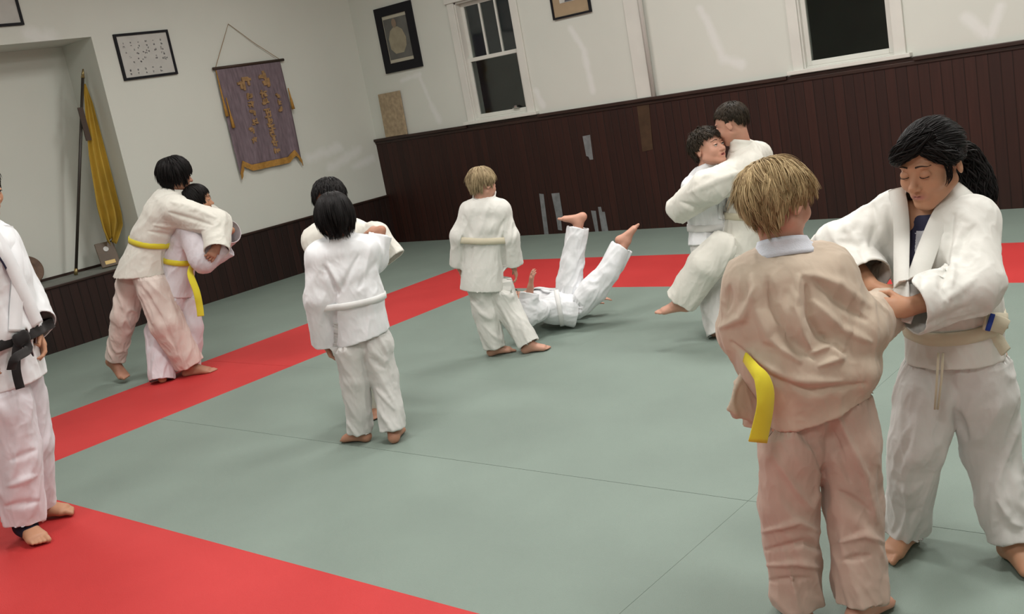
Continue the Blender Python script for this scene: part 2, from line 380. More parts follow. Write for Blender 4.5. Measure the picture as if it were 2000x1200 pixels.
# banner
M_BAN = mat('purple_silk', (.165, .125, .145), .55, .4, noise=.25, nscale=10, stretch=(1, 6, 1)); M_GOLD = mat('gold_thread', (.38, .20, .045), .7, noise=.2, nscale=40)
M_OR = mat('worn_gold_lettering', (.31, .19, .09), .8, noise=.25, nscale=30)
root = empty('wall_banner', (0, -1.5, 2.2), 'purple silk banner with gold fringe hanging from a cord', 'banner')
BY0, BY1, BZ1, BZ0 = -1.905, -1.12, 2.19, 1.20
attach(MB().tube([(.03, BY0-.035, BZ1), (.03, BY1+.05, BZ1)], .014, 12).build('rod', mat('dark_rod', (.05, .03, .02), .5), smooth=True), root)
apex = (.01, -1.63, 2.60)
attach(MB().tube([(.03, BY0, BZ1+.01), (.02, (BY0+apex[1])/2, 2.40), apex, (.02, (BY1+apex[1])/2+.0, 2.385), (.03, BY1, BZ1+.01)], .0035, 6).build('cord', mat('tan_cord', (.30, .21, .12), .8)), root)
bm = bmesh.new(); NU, NV = 48, 40; grid = []
def ban_bottom(u):   # outline of the lower edge: scalloped with side tails
    c = abs(u-.5)*2
    if c > .80: return BZ0-.06+ (1-c)/.2*.14
    return BZ0 + .05*min(1, max(0, (c-.6)/.2)) - .0
def ban_pt(u, v):
    y = BY0+(BY1-BY0)*u; zb = ban_bottom(u); z = BZ1+(zb-BZ1)*v
    x = .03+.007*math.sin(u*19+v*2)*v+.004*math.sin(u*41+1)*v*v
    y += .02*math.sin(v*3)*(u-.5)-.01*v
    return (x, y, z)
for j in range(NV+1): grid.append([bm.verts.new(ban_pt(i/NU, j/NV)) for i in range(NU+1)])
for j in range(NV):
    for i in range(NU): bm.faces.new((grid[j][i], grid[j][i+1], grid[j+1][i+1], grid[j+1][i]))
mb = MB(); mb.bm.free(); mb.bm = bm; o = attach(mb.build('cloth', M_BAN, smooth=True), root)
sm = o.modifiers.new('s', 'SOLIDIFY'); sm.thickness = .004
bm = bmesh.new(); rows = [[], []]
for i in range(NU+1):
    p = ban_pt(i/NU, 1)
    for k in range(2): rows[k].append(bm.verts.new((p[0]+.004, p[1]+(.006 if i % 2 else -.002)*k, p[2]+.012-.062*k)))
for i in range(NU): bm.faces.new((rows[0][i], rows[0][i+1], rows[1][i+1], rows[1][i]))
mb = MB(); mb.bm.free(); mb.bm = bm; o = attach(mb.build('fringe', M_GOLD), root); o.modifiers.new('s', 'SOLIDIFY').thickness = .008
rnd = random.Random(5)
def blob(y, z, sy, sz):
    b = MB()
    x = .0425
    for _ in range(4):
        a = rnd.uniform(-sy, sy)*.6; c = rnd.uniform(-sz, sz)*.6
        e_ = rnd.random()*.003; b.box((x-.012, y+a-sy*.45, z+c-sz*.16), (x+e_, y+a+sy*.45, z+c+sz*.16)); b.box((x-.012, y-a-sy*.15, z-c-sz*.5), (x+e_+.0007, y-a+sy*.15, z-c+sz*.5))
    attach(b.build('character', M_OR), root)
blob(-1.62, 2.02, .085, .08); blob(-1.36, 2.02, .085, .08)
for z in (1.88, 1.80, 1.72, 1.62): blob(-1.60, z, .04, .035)
for z in (1.88, 1.80, 1.70, 1.63, 1.56, 1.50, 1.44, 1.38, 1.30): blob(-1.42+.0*z, z, .045, .04)
for z in (1.84, 1.77, 1.7): blob(-1.25, z, .035, .03)
for z in (1.55, 1.45): blob(-1.66, z, .035, .04)
for yy, zt, zb in ((BY0-.012, 2.17, 1.72), (BY0+.03, 1.9, 1.60), (BY1+.02, 1.9, 1.68)):
    attach(MB().tube([(.04, yy, zt), (.045, yy, zb+.12), (.045, yy, zb+.10), (.05, yy, zb)], .005, 8, .018).build('tassel', M_GOLD, smooth=True), root)
# portrait
def back_frame(x0, x1, z0, z1, fw, mf, label, tilt=0):
    root = empty('picture_frame', ((x0+x1)/2, 0, z0), label, 'picture')
    b = MB(); d = -.025
    b.box((x0, d, z0), (x0+fw, 0, z1)); b.box((x1-fw, d, z0), (x1, 0, z1)); b.box((x0+fw, d, z0), (x1-fw, 0, z0+fw)); b.box((x0+fw, d, z1-fw), (x1-fw, 0, z1))
    attach(b.build('frame', mf), root)
    return root
M_PH = mat('faded_photograph', (.115, .115, .105), .5, .4, noise=.2, nscale=6)
M_PAPERY = mat('cream_mount', (.46, .44, .35), .7, noise=.05)
M_FIG = mat('sepia_figure', (.30, .27, .19), .6, noise=.15, nscale=10); M_FACE = mat('sepia_face', (.24, .18, .13), .6)
x0, x1, z0, z1 = .39, .955, 1.875, 2.56
root = back_frame(x0, x1, z0, z1, .095, M_BLACK, 'black-framed portrait photograph of a figure in white beside the narrow window')
attach(MB().box((x0+.095, -.012, z0+.095), (x1-.095, -.001, z1-.095)).build('mount', M_PAPERY), root)
attach(MB().box((x0+.105, -.0145, z0+.13), (x1-.107, -.012, z1-.13)).build('photograph', M_PH), root)
b = MB(); cx, cz = .665, 2.21
b.poly([(cx+.125*px_, -.0155, cz+.125*pz) for px_, pz in ((-1.0, -.75), (-1.05, .1), (-.7, .75), (-.25, 1.0), (.25, 1.0), (.75, .7), (1.05, 0), (.95, -.65), (.5, -1.2), (-.5, -1.2))], (0, -.0015, 0))
attach(b.build('figure', M_FIG), root)
attach(MB().poly([(cx-.01+.035*math.cos(a), -.0165, cz+.165+.048*math.sin(a)) for a in [k*math.pi/8 for k in range(16)]], (0, -.0015, 0)).build('face', M_FACE), root)
# picture at the top edge
x0, x1, z0, z1 = 2.765, 3.205, 2.035, 2.55
root = back_frame(x0, x1, z0, z1, .018, M_BLACK, 'thin black frame with tan mount at the top, right of the narrow window')
attach(MB().box((x0+.018, -.012, z0+.018), (x1-.018, -.001, z1-.018)).build('mount', mat('tan_mount', (.36, .27, .17), .8, noise=.08)), root)
attach(MB().box((x0+.10, -.015, z0+.135), (x1-.10, -.012, z1-.1)).build('photograph', mat('pale_print', (.5, .5, .46), .6, noise=.2, nscale=14)), root)
attach(MB().poly([(x0+.16, -.0165, z0+.14), (x0+.32, -.0165, z0+.14), (x0+.30, -.0165, z0+.22), (x0+.25, -.0165, z0+.18), (x0+.2, -.0165, z0+.24)], (0, -.001, 0)).build('print_mark', M_INK), root)
# board resting on the cap rail
o = MB().box((0, -.03, 0), (.345, -.012, .475)).build('wooden_board', mat('particle_board', (.36, .28, .18), .8, noise=.22, nscale=25), bevel=.003)
o.location = (.20, -.012, W+.002); o.rotation_euler = (math.radians(-1.5), 0, 0)
tag(o, 'pale brown board leaning upright on the cap rail under the portrait', 'board')

# niche: pole with flag, wooden plate, plaque
M_POLE = mat('dark_pole', (.035, .028, .022), .4, .5)
pt, pb = Vector((-.18, -3.16, 2.30)), Vector((-.36, -3.63, WT))
root = empty('flag_pole', tuple(pb), 'dark pole leaning in the niche with a furled yellow flag', 'flag')
attach(MB().tube([pb, pt], .014, 12).build('pole', M_POLE, smooth=True), root)
attach(MB().tube([pt-(pt-pb).normalized()*.03, pt+(pt-pb).normalized()*.05], .018, 12, .006).build('finial', mat('brass', (.35, .27, .12), .35, .5, metal=.8), smooth=True), root)
attach(MB().tube([pb, pb+(pt-pb).normalized()*.06], .017, 12).build('ferrule', MATS['brass'], smooth=True), root)
M_FLAG = mat('yellow_flag_silk', (.42, .27, .035), .6, .35, noise=.25, nscale=6, stretch=(1, 1, .5))
bm = bmesh.new(); NV, NU = 70, 60; grid = []
def fl(t, tab):
    for (a, va), (c, vc) in zip(tab, tab[1:]):
        if a >= t >= c: return va+(vc-va)*(t-a)/(c-a)
    return tab[-1][1]
for j in range(NV+1):
    v = j/NV; z = 2.22+(.80-2.22)*v; row = []
    yl = fl(z, [(2.22, -3.165), (2.0, -3.215), (1.61, -3.29), (1.15, -3.335), (.95, -3.33), (.80, -3.30)]); yr = fl(z, [(2.22, -3.145), (2.05, -3.125), (1.5, -3.118), (1.05, -3.115), (.95, -3.13), (.80, -3.24)])
    for i in range(NU+1):
        u = i/NU; fold = math.sin(u*math.pi*6+v*1.5+.6*math.sin(v*5))
        row.append(bm.verts.new((-.205-.05*v+.028*fold*(.25+v)*min(1, (yr-yl)/.08), yl+(yr-yl)*u, z+.05*math.sin(u*3.1)*v*(1 if v < .8 else 1.4)-.05*v)))
    grid.append(row)
for j in range(NV):
    for i in range(NU): bm.faces.new((grid[j][i], grid[j][i+1], grid[j+1][i+1], grid[j+1][i]))
mb = MB(); mb.bm.free(); mb.bm = bm; o = attach(mb.build('flag_cloth', M_FLAG, smooth=True), root); o.modifiers.new('s', 'SOLIDIFY').thickness = .004
attach(MB().box((-.20, -3.285, 1.72), (-.188, -3.235, 2.02)).build('ribbon', mat('dark_ribbon', (.07, .05, .04), .7)), root)
M_WPL = mat('carved_wood', (.13, .075, .045), .55, .4, noise=.3, nscale=18)
c = Vector((-.44, -4.01, WT+.135)); n = Vector((1, -.1, .28)).normalized()
root = empty('wooden_plate', (c.x, c.y, WT), 'round carved wooden plate propped on the niche ledge behind the teacher', 'plate')
attach(MB().disc(c, n, [(.035, -.012), (.105, -.004), (.13, .012), (.134, .018), (.126, .02), (.095, .006), (.085, .012), (.078, .004), (.03, .004), (.02, .010), (.008, .011)], 48).build('plate', M_WPL, smooth=True), root)
attach(MB().box((c.x-.0, c.y+.0, c.z-.085), (c.x+.035, c.y+.06, c.z-.065)).build('name_plate', mat('brass_plate', (.45, .32, .12), .4, .5, metal=.5)), root)
# plaque
root = empty('plaque', (-.25, -3.33, WT), 'small wooden award plaque with white disc leaning in the niche corner', 'plaque')
pc = Vector((-.25, -3.33, WT)); n = Vector((.93, -.2, .28)).normalized(); sd = Vector((.2, .93, 0)).normalized(); up = n.cross(sd)
if up.z < 0: up = -up
def obox(b, c, a, bb, d, ha, hb, hd):
    v = []
    for k in (-1, 1):
        for j in (-1, 1):
            for i in (-1, 1): v.append(b.bm.verts.new(c+a*ha*i+bb*hb*j+d*hd*k))
    for f in ((0,1,3,2),(4,6,7,5),(0,4,5,1),(2,3,7,6),(0,2,6,4),(1,5,7,3)): b.bm.faces.new([v[i] for i in f])
    return b
b = MB(); obox(b, pc+up*.122, sd, up, n, .086, .117, .009); attach(b.build('board', mat('plaque_wood', (.105, .07, .04), .4, .4, noise=.2, nscale=9), bevel=.004), root)
attach(MB().disc(pc+up*.172+n*.009, n, [(.022, 0), (.024, .004), (.018, .006), (.012, .004)], 24).build('medallion', mat('white_enamel_disc', (.7, .7, .68), .4), smooth=False), root)
b = MB(); obox(b, pc+up*.045+n*.010, sd, up, n, .047, .017, .002); attach(b.build('name_plate', MATS['brass_plate']), root)

# ==================================================================== figure engine
# Implicit surfaces (tapered limbs and ellipsoids blended smoothly) turned into one continuous mesh.
def nrm(v):
    v = np.asarray(v, float); return v/(np.linalg.norm(v)+1e-12)
def perp(s, ax):
    s = np.asarray(s, float); s = s-ax*(s@ax); return nrm(s)

class Seg:
    """tapered limb from A to B with elliptical section (half widths ra=(side, depth))"""
    def __init__(s, A, B, ra, rb, side=None, cap=None):
        s.A = np.asarray(A, float); s.B = np.asarray(B, float)
        s.ra = np.array(ra if isinstance(ra, (tuple, list)) else (ra, ra), float); s.rb = np.array(rb if isinstance(rb, (tuple, list)) else (rb, rb), float)
        d = s.B-s.A; s.L = max(np.linalg.norm(d), 1e-5); s.ax = d/s.L
        if side is None: side = np.cross(s.ax, [0.3, 0.2, .9])
        s.s = perp(side, s.ax); s.t = np.cross(s.ax, s.s); s.cap = cap
    def bounds(s):
        r = max(s.ra.max(), s.rb.max()); return np.minimum(s.A, s.B)-r, np.maximum(s.A, s.B)+r
    def ev(s, X, Y, Z):
        x, y, z = X-s.A[0], Y-s.A[1], Z-s.A[2]
        h = x*s.ax[0]+y*s.ax[1]+z*s.ax[2]; t = np.clip(h/s.L, 0, 1); w = h-t*s.L
        u = x*s.s[0]+y*s.s[1]+z*s.s[2]; v = x*s.t[0]+y*s.t[1]+z*s.t[2]
        a = s.ra[0]+(s.rb[0]-s.ra[0])*t; b = s.ra[1]+(s.rb[1]-s.ra[1])*t
        c = np.minimum(a, b) if s.cap is None else s.cap
        k0 = (u/a)**2+(v/b)**2+(w/c)**2; k1 = np.sqrt((u/a**2)**2+(v/b**2)**2+(w/c**2)**2)+1e-6; k0 = np.sqrt(k0)
        return np.where(k0 < .25, -(1-k0)*np.minimum(a, b), k0*(k0-1)/k1)
class Ell:
    def __init__(s, C, r, M=None):
        s.C = np.asarray(C, float); s.r = np.array(r if isinstance(r, (tuple, list, np.ndarray)) else (r,)*3, float); s.M = np.eye(3) if M is None else np.asarray(M, float)
    def bounds(s): m = s.r.max(); return s.C-m, s.C+m
    def ev(s, X, Y, Z):
        x, y, z = X-s.C[0], Y-s.C[1], Z-s.C[2]; q = [x*s.M[0, i]+y*s.M[1, i]+z*s.M[2, i] for i in range(3)]; r = s.r
        k0 = np.sqrt((q[0]/r[0])**2+(q[1]/r[1])**2+(q[2]/r[2])**2); k1 = np.sqrt((q[0]/r[0]**2)**2+(q[1]/r[1]**2)**2+(q[2]/r[2]**2)**2)+1e-6
        return np.where(k0 < .25, -(1-k0)*r.min(), k0*(k0-1)/k1)

class Field:
    def __init__(s): s.ops = []; s.caps = []
    def add(s, p, k=.015, cuts=(), sub=False):
        s.ops.append((p, k, list(cuts), sub)); return s
    def seg(s, *a, k=.015, cuts=(), **kw): return s.add(Seg(*a, **kw), k, cuts)
    def ell(s, *a, k=.015, cuts=(), **kw): return s.add(Ell(*a, **kw), k, cuts)
    def mesh(s, h):
        lo = np.min([o[0].bounds()[0] for o in s.ops if not o[3]], 0)-3*h; hi = np.max([o[0].bounds()[1] for o in s.ops if not o[3]], 0)+3*h
        n = np.ceil((hi-lo)/h).astype(int)+1; G = np.full(n, 1.0, np.float32); ax = [lo[i]+h*np.arange(n[i]) for i in range(3)]
        for p, k, cuts, sub in s.ops:
            b0, b1 = p.bounds(); pad = k*1.6+2.5*h
            i0 = np.clip(np.floor((b0-pad-lo)/h).astype(int), 0, n); i1 = np.clip(np.ceil((b1+pad-lo)/h).astype(int)+1, 0, n)
            if (i1 <= i0).any(): continue
            X = ax[0][i0[0]:i1[0], None, None]; Y = ax[1][None, i0[1]:i1[1], None]; Z = ax[2][None, None, i0[2]:i1[2]]
            d = p.ev(X, Y, Z).astype(np.float32)
            for c, nn in cuts: d = np.maximum(d, (X-c[0])*nn[0]+(Y-c[1])*nn[1]+(Z-c[2])*nn[2])
            sl = tuple(slice(i0[i], i1[i]) for i in range(3)); g = G[sl]
            if sub:
                d = -d; hh = np.clip(.5-.5*(g-d)/-k, 0, 1) if False else np.clip(.5+.5*(d-g)/k, 0, 1)
                G[sl] = g*(1-hh)+d*hh+k*hh*(1-hh)
            else:
                hh = np.clip(.5+.5*(g-d)/k, 0, 1); G[sl] = g*(1-hh)+d*hh-k*hh*(1-hh)
        return nets(G, lo, h)

def nets(G, lo, h):
    """naive surface nets: closed quad mesh of the zero level"""
    I = G < 0; n = np.array(G.shape)-1
    c = np.zeros(n, np.int8)
    for dx in (0, 1):
        for dy in (0, 1):
            for dz in (0, 1): c += I[dx:dx+n[0], dy:dy+n[1], dz:dz+n[2]]
    act = (c > 0) & (c < 8); idx = np.argwhere(act); vid = np.full(n, -1, np.int32); vid[act] = np.arange(len(idx))
    P = np.zeros((len(idx), 3)); cnt = np.zeros(len(idx))
    for a in range(3):
        o = [q for q in range(3) if q != a]
        for e1 in (0, 1):
            for e2 in (0, 1):
                s0 = idx.copy(); s0[:, o[0]] += e1; s0[:, o[1]] += e2; s1 = s0.copy(); s1[:, a] += 1
                v0 = G[s0[:, 0], s0[:, 1], s0[:, 2]]; v1 = G[s1[:, 0], s1[:, 1], s1[:, 2]]; m = (v0 < 0) != (v1 < 0)
                t = np.where(m, v0/(v0-v1+1e-20), 0); q = s0.astype(float); q[:, a] += t
                P[m] += q[m]; cnt[m] += 1
    P = lo+h*P/cnt[:, None]
    F = []
    for a in range(3):
        b, d = [(1, 2), (2, 0), (0, 1)][a]
        sl0 = [slice(None)]*3; sl1 = [slice(None)]*3; sl0[a] = slice(0, -1); sl1[a] = slice(1, None)
        A_, B_ = I[tuple(sl0)], I[tuple(sl1)]; e = np.argwhere(A_ != B_)
        e = e[(e[:, b] > 0) & (e[:, d] > 0) & (e[:, b] < n[b]) & (e[:, d] < n[d])]
        def V(db, dd):
            q = e.copy(); q[:, b] -= db; q[:, d] -= dd; return vid[q[:, 0], q[:, 1], q[:, 2]]
        qd = np.stack([V(1, 1), V(0, 1), V(0, 0), V(1, 0)], 1)
        fl = ~A_[e[:, 0], e[:, 1], e[:, 2]]; qd[fl] = qd[fl][:, ::-1]
        F.append(qd)
    F = np.concatenate(F); F = F[(F >= 0).all(1)]
    return P, F

def vnormals(P, F):
    N = np.zeros_like(P); fn = np.cross(P[F[:, 2]]-P[F[:, 0]], P[F[:, 3]]-P[F[:, 1]])
    for k in range(4): np.add.at(N, F[:, k], fn)
    return N/(np.linalg.norm(N, axis=1)[:, None]+1e-12)
def smooth_mesh(P, F, it, lam=.5, mask=None):
    E = np.concatenate([F[:, [0, 1]], F[:, [1, 2]], F[:, [2, 3]], F[:, [3, 0]]]); E = np.concatenate([E, E[:, ::-1]])
    deg = np.bincount(E[:, 0], minlength=len(P))[:, None]
    for _ in range(it):
        S = np.stack([np.bincount(E[:, 0], P[E[:, 1], i], len(P)) for i in range(3)], 1)/np.maximum(deg, 1)
        D = (S-P)*lam
        if mask is not None: D = D*mask[:, None]
        P = P+D
    return P

_perm = np.random.RandomState(11).permutation(256); _perm = np.concatenate([_perm, _perm]); _gr = np.random.RandomState(5).normal(size=(256, 3)); _gr /= np.linalg.norm(_gr, axis=1)[:, None]
def pnoise(Q):
    """gradient noise, about -.7 .. .7"""
    i = np.floor(Q).astype(int); f = Q-i; i &= 255; w_ = f*f*f*(f*(f*6-15)+10); out = 0
    for dx in (0, 1):
        for dy in (0, 1):
            for dz in (0, 1):
                g = _gr[_perm[_perm[_perm[(i[:, 0]+dx) & 255]+((i[:, 1]+dy) & 255)]+((i[:, 2]+dz) & 255)]]
                d = (g*(f-[dx, dy, dz])).sum(1)
                wt = (w_[:, 0] if dx else 1-w_[:, 0])*(w_[:, 1] if dy else 1-w_[:, 1])*(w_[:, 2] if dz else 1-w_[:, 2])
                out = out+d*wt
    return out
def cloth_noise(P, N, scale, amp, seed, axis=(0, 0, 1), stretch=.45):
    """soft ridged folds, longer along axis"""
    a = nrm(axis); al = P@a
    Q = (P-al[:, None]*a*(1-stretch))/scale+seed*7.13
    wv = np.stack([pnoise(Q*.5+3.1), pnoise(Q*.5+11.7), pnoise(Q*.5+23.3)], 1)
    Q2 = Q+wv*.9
    r1 = np.exp(-(pnoise(Q2)/.17)**2); r2 = np.exp(-(pnoise(Q2*1.9+5)/.16)**2)
    return amp*(r1-.45+.25*(r2-.45)+.5*pnoise(Q2*.8+40))

def make_obj(name, P, F, mats, mi=None, attrs=None, parent=None, smooth=True):
    me = bpy.data.meshes.new(name); me.vertices.add(len(P)); me.vertices.foreach_set('co', np.asarray(P, np.float32).ravel())
    n = F.shape[1]; me.loops.add(len(F)*n); me.loops.foreach_set('vertex_index', np.asarray(F, np.int32).ravel())
    me.polygons.add(len(F)); me.polygons.foreach_set('loop_start', np.arange(0, len(F)*n, n, dtype=np.int32))
    if smooth: me.polygons.foreach_set('use_smooth', np.ones(len(F), bool))
    for m in mats: me.materials.append(m)
    if mi is not None: me.polygons.foreach_set('material_index', np.asarray(mi, np.int32))
    for k, v in (attrs or {}).items():
        at_ = me.attributes.new(k, 'FLOAT', 'POINT'); at_.data.foreach_set('value', np.asarray(v, np.float32))
    me.update(); me.validate()
    o = bpy.data.objects.new(name, me); COL.objects.link(o)
    if parent: o.parent = parent
    return o

# ------------------------------------------------------------------ figure materials
def skin_mat(name, col, lip=(.42, .13, .11)):
    m = bpy.data.materials.new(name); m.use_nodes = True; nt = m.node_tree; b = nt.nodes['Principled BSDF']
    b.inputs['Roughness'].default_value = .5; b.inputs['Specular IOR Level'].default_value = .35
    b.inputs['Subsurface Weight'].default_value = .12; b.inputs['Subsurface Scale'].default_value = .01; b.inputs['Subsurface Radius'].default_value = (1, .35, .2)
    n = nt.nodes.new('ShaderNodeTexNoise'); n.inputs['Scale'].default_value = 14; n.inputs['Detail'].default_value = 3
    tc = nt.nodes.new('ShaderNodeTexCoord'); nt.links.new(tc.outputs['Object'], n.inputs[0])
    r = nt.nodes.new('ShaderNodeValToRGB'); r.color_ramp.elements[0].position = .3; r.color_ramp.elements[1].position = .7
    r.color_ramp.elements[0].color = (col[0]*.94, col[1]*.88, col[2]*.86, 1); r.color_ramp.elements[1].color = (*col, 1); nt.links.new(n.outputs[0], r.inputs[0])
    at_ = nt.nodes.new('ShaderNodeAttribute'); at_.attribute_name = 'lip'
    mx = nt.nodes.new('ShaderNodeMix'); mx.data_type = 'RGBA'; nt.links.new(at_.outputs['Fac'], mx.inputs[0]); nt.links.new(r.outputs[0], mx.inputs[6]); mx.inputs[7].default_value = (*lip, 1)
    nt.links.new(mx.outputs[2], b.inputs['Base Color'])
    return m
def hair_mat(name, c1, c2, rough=.45):
    m = bpy.data.materials.new(name); m.use_nodes = True; nt = m.node_tree; b = nt.nodes['Principled BSDF']
    b.inputs['Roughness'].default_value = rough; b.inputs['Specular IOR Level'].default_value = .14
    at_ = nt.nodes.new('ShaderNodeAttribute'); at_.attribute_name = 'rnd'
    r = nt.nodes.new('ShaderNodeValToRGB'); r.color_ramp.elements[0].color = (*c1, 1); r.color_ramp.elements[1].color = (*c2, 1)
    nt.links.new(at_.outputs['Fac'], r.inputs[0]); nt.links.new(r.outputs[0], b.inputs['Base Color'])
    return m
def gi_mat(name, col, dirt=.06):
    m = bpy.data.materials.new(name); m.use_nodes = True; nt = m.node_tree; b = nt.nodes['Principled BSDF']
    b.inputs['Roughness'].default_value = .9; b.inputs['Specular IOR Level'].default_value = .15; b.inputs['Sheen Weight'].default_value = .15
    tc = nt.nodes.new('ShaderNodeTexCoord'); n = nt.nodes.new('ShaderNodeTexNoise'); n.inputs['Scale'].default_value = 7; n.inputs['Detail'].default_value = 5
    nt.links.new(tc.outputs['Object'], n.inputs[0]); r = nt.nodes.new('ShaderNodeValToRGB'); r.color_ramp.elements[0].position = .3; r.color_ramp.elements[1].position = .72
    r.color_ramp.elements[0].color = (*(c*(1-dirt) for c in col), 1); r.color_ramp.elements[1].color = (*(min(.9, c*(1+dirt)) for c in col), 1)
    nt.links.new(n.outputs[0], r.inputs[0]); nt.links.new(r.outputs[0], b.inputs['Base Color'])
    n2 = nt.nodes.new('ShaderNodeTexNoise'); n2.inputs['Scale'].default_value = 30; n2.inputs['Detail'].default_value = 6; n2.inputs['Roughness'].default_value = .65
    nt.links.new(tc.outputs['Object'], n2.inputs[0]); bp = nt.nodes.new('ShaderNodeBump'); bp.inputs['Strength'].default_value = .25; bp.inputs['Distance'].default_value = .004
    nt.links.new(n2.outputs[0], bp.inputs['Height']); nt.links.new(bp.outputs[0], b.inputs['Normal'])
    return m
SK_FAIR = skin_mat('fair_skin', (.60, .33, .24)); SK_TAN = skin_mat('light_brown_skin', (.50, .27, .165), (.36, .14, .115)); SK_OLIVE = skin_mat('warm_skin', (.46, .24, .16))
H_BLACK = hair_mat('black_hair', (.0035, .003, .003), (.012, .010, .010), .5); H_BROWN = hair_mat('brown_hair', (.012, .009, .006), (.045, .033, .023)); H_BLOND = hair_mat('blond_hair', (.17, .10, .04), (.62, .47, .26), .5)
H_ASH = hair_mat('ash_blond_hair', (.17, .12, .065), (.45, .35, .21), .5)
G_WHITE = gi_mat('white_cotton', (.80, .81, .83)); G_CREAM = gi_mat('cream_cotton', (.73, .71, .645)); G_NAT = gi_mat('natural_cotton', (.72, .71, .67)); G_TAN = gi_mat('unbleached_cotton', (.56, .46, .365), .09)
G_PINK = gi_mat('washed_pinkish_cotton', (.70, .60, .55)); G_LILAC = gi_mat('lilac_white_cotton', (.70, .66, .70)); G_TANT = gi_mat('unbleached_trouser_cotton', (.50, .38, .315), .08); G_GREYT = gi_mat('grey_white_cotton', (.66, .65, .63))
B_YEL = gi_mat('yellow_belt_cotton', (.70, .60, .045), .05); B_CREAM = gi_mat('cream_belt_cotton', (.66, .60, .46), .05); B_WHITE = gi_mat('white_belt_cotton', (.74, .74, .73), .04); B_BLACK = gi_mat('black_belt_cotton', (.018, .016, .016), .1)
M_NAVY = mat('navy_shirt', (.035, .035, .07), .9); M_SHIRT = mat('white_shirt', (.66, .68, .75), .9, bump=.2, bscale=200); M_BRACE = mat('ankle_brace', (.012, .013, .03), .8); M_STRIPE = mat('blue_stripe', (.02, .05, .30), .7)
M_EYEW = mat('eye_white', (.7, .68, .66), .25, .5); M_IRIS = mat('dark_iris', (.02, .012, .008), .15, .6); M_LASH = mat('dark_lash', (.012, .009, .008), .7); M_BROW = mat('eyebrow_hair', (.04, .025, .018), .8)
M_LABEL = mat('black_label', (.01, .01, .012), .5); M_LABELY = mat('yellow_label_print', (.55, .65, .03), .5)

RH = nrm([CR[0], CR[1], 0]); HH = nrm([CF[0], CF[1], 0]); UP = np.array([0, 0, 1.])
def D(a, b, c=0):   # direction: a right as seen, b away, c up
    return nrm(a*RH+b*HH+c*UP)
class At:
    """pixel + distance behind a person's upright plane -> place in the hall"""
    def __init__(s, px, py): s.base = on_z(px, py)
    def __call__(s, px, py, off=0.0):
        d = ray(px, py); t = ((s.base-CAM)@HH+off)/(d@HH); return CAM+t*d

# ------------------------------------------------------------------ head
def head_frame(face, up):
    f = nrm(face); r = nrm(np.cross(f, up)); u = np.cross(r, f); return np.stack([r, f, u], 1)
def add_head(F, C, M, H, mouth_open=0, lids=.0, fine=True):
    def W_(x, y, z): return C+M@(np.array([x, y, z])*H)
    k = .05*H
    F.ell(W_(0, -.07, .13), np.array([.345, .415, .37])*H, M=M, k=k)
    F.ell(W_(0, .10, -.10), np.array([.275, .29, .36])*H, M=M, k=.08*H)
    F.seg(W_(-.22, .0, -.22), W_(-.06, .27, -.40), .10*H, .085*H, k=.08*H); F.seg(W_(.22, .0, -.22), W_(.06, .27, -.40), .10*H, .085*H, k=.08*H)
    F.ell(W_(0, .29, -.41), np.array([.10, .08, .075])*H, M=M, k=.05*H)
    for s in (-1, 1):
        F.ell(W_(s*.155, .255, -.13), np.array([.115, .10, .11])*H, M=M, k=.07*H)
        F.ell(W_(s*.105, .318, .115), np.array([.10, .05, .035])*H, M=M, k=.05*H)
        # ear
        e = Ell(W_(s*.35, -.05, -.045), np.array([.035, .075, .125])*H, M=M@rotx(-.18)@rotz(-s*.35)); F.add(e, .02*H)
        F.add(Ell(W_(s*.395, -.03, -.03), np.array([.022, .042, .075])*H, M=M@rotx(-.18)@rotz(-s*.35)), .015*H, sub=True)
    if fine:
        for s in (-1, 1): F.add(Ell(W_(s*.135, .405, -.0), np.array([.085, .06, .045])*H, M=M), .04*H, sub=True)
        for s in (-1, 1):
            F.ell(W_(s*.135, .315, .0), np.array([.072, .055, .052])*H, M=M, k=.012*H)   # eye bulge under the lids
    F.seg(W_(0, .345, .04), W_(0, .44, -.125), .028*H, .045*H, k=.04*H); F.ell(W_(0, .455, -.135), .048*H, k=.03*H)
    for s in (-1, 1): F.ell(W_(s*.052, .405, -.155), np.array([.036, .045, .03])*H, M=M, k=.02*H)
    F.ell(W_(0, .335, -.27), np.array([.13, .07, .085])*H, M=M, k=.04*H)
    for zz, yy, rr, sgn in ((-.243, .385, .024, 1), (-.298, .375, .028, -1)):
        F.seg(W_(-.095, yy-.045, zz-.004*sgn), W_(0, yy, zz), rr*.55*H, rr*H, k=.02*H); F.seg(W_(.095, yy-.045, zz-.004*sgn), W_(0, yy, zz), rr*.55*H, rr*H, k=.02*H)
    if mouth_open: F.add(Ell(W_(0, .40, -.275), np.array([.085, .07, .014+.02*mouth_open])*H, M=M), .012*H, sub=True)
    else: F.add(Ell(W_(0, .42, -.270), np.array([.08, .045, .006])*H, M=M), .008*H, sub=True)
def rotx(a): c, s = math.cos(a), math.sin(a); return np.array([[1, 0, 0], [0, c, -s], [0, s, c]])
def rotz(a): c, s = math.cos(a), math.sin(a); return np.array([[c, -s, 0], [s, c, 0], [0, 0, 1]])

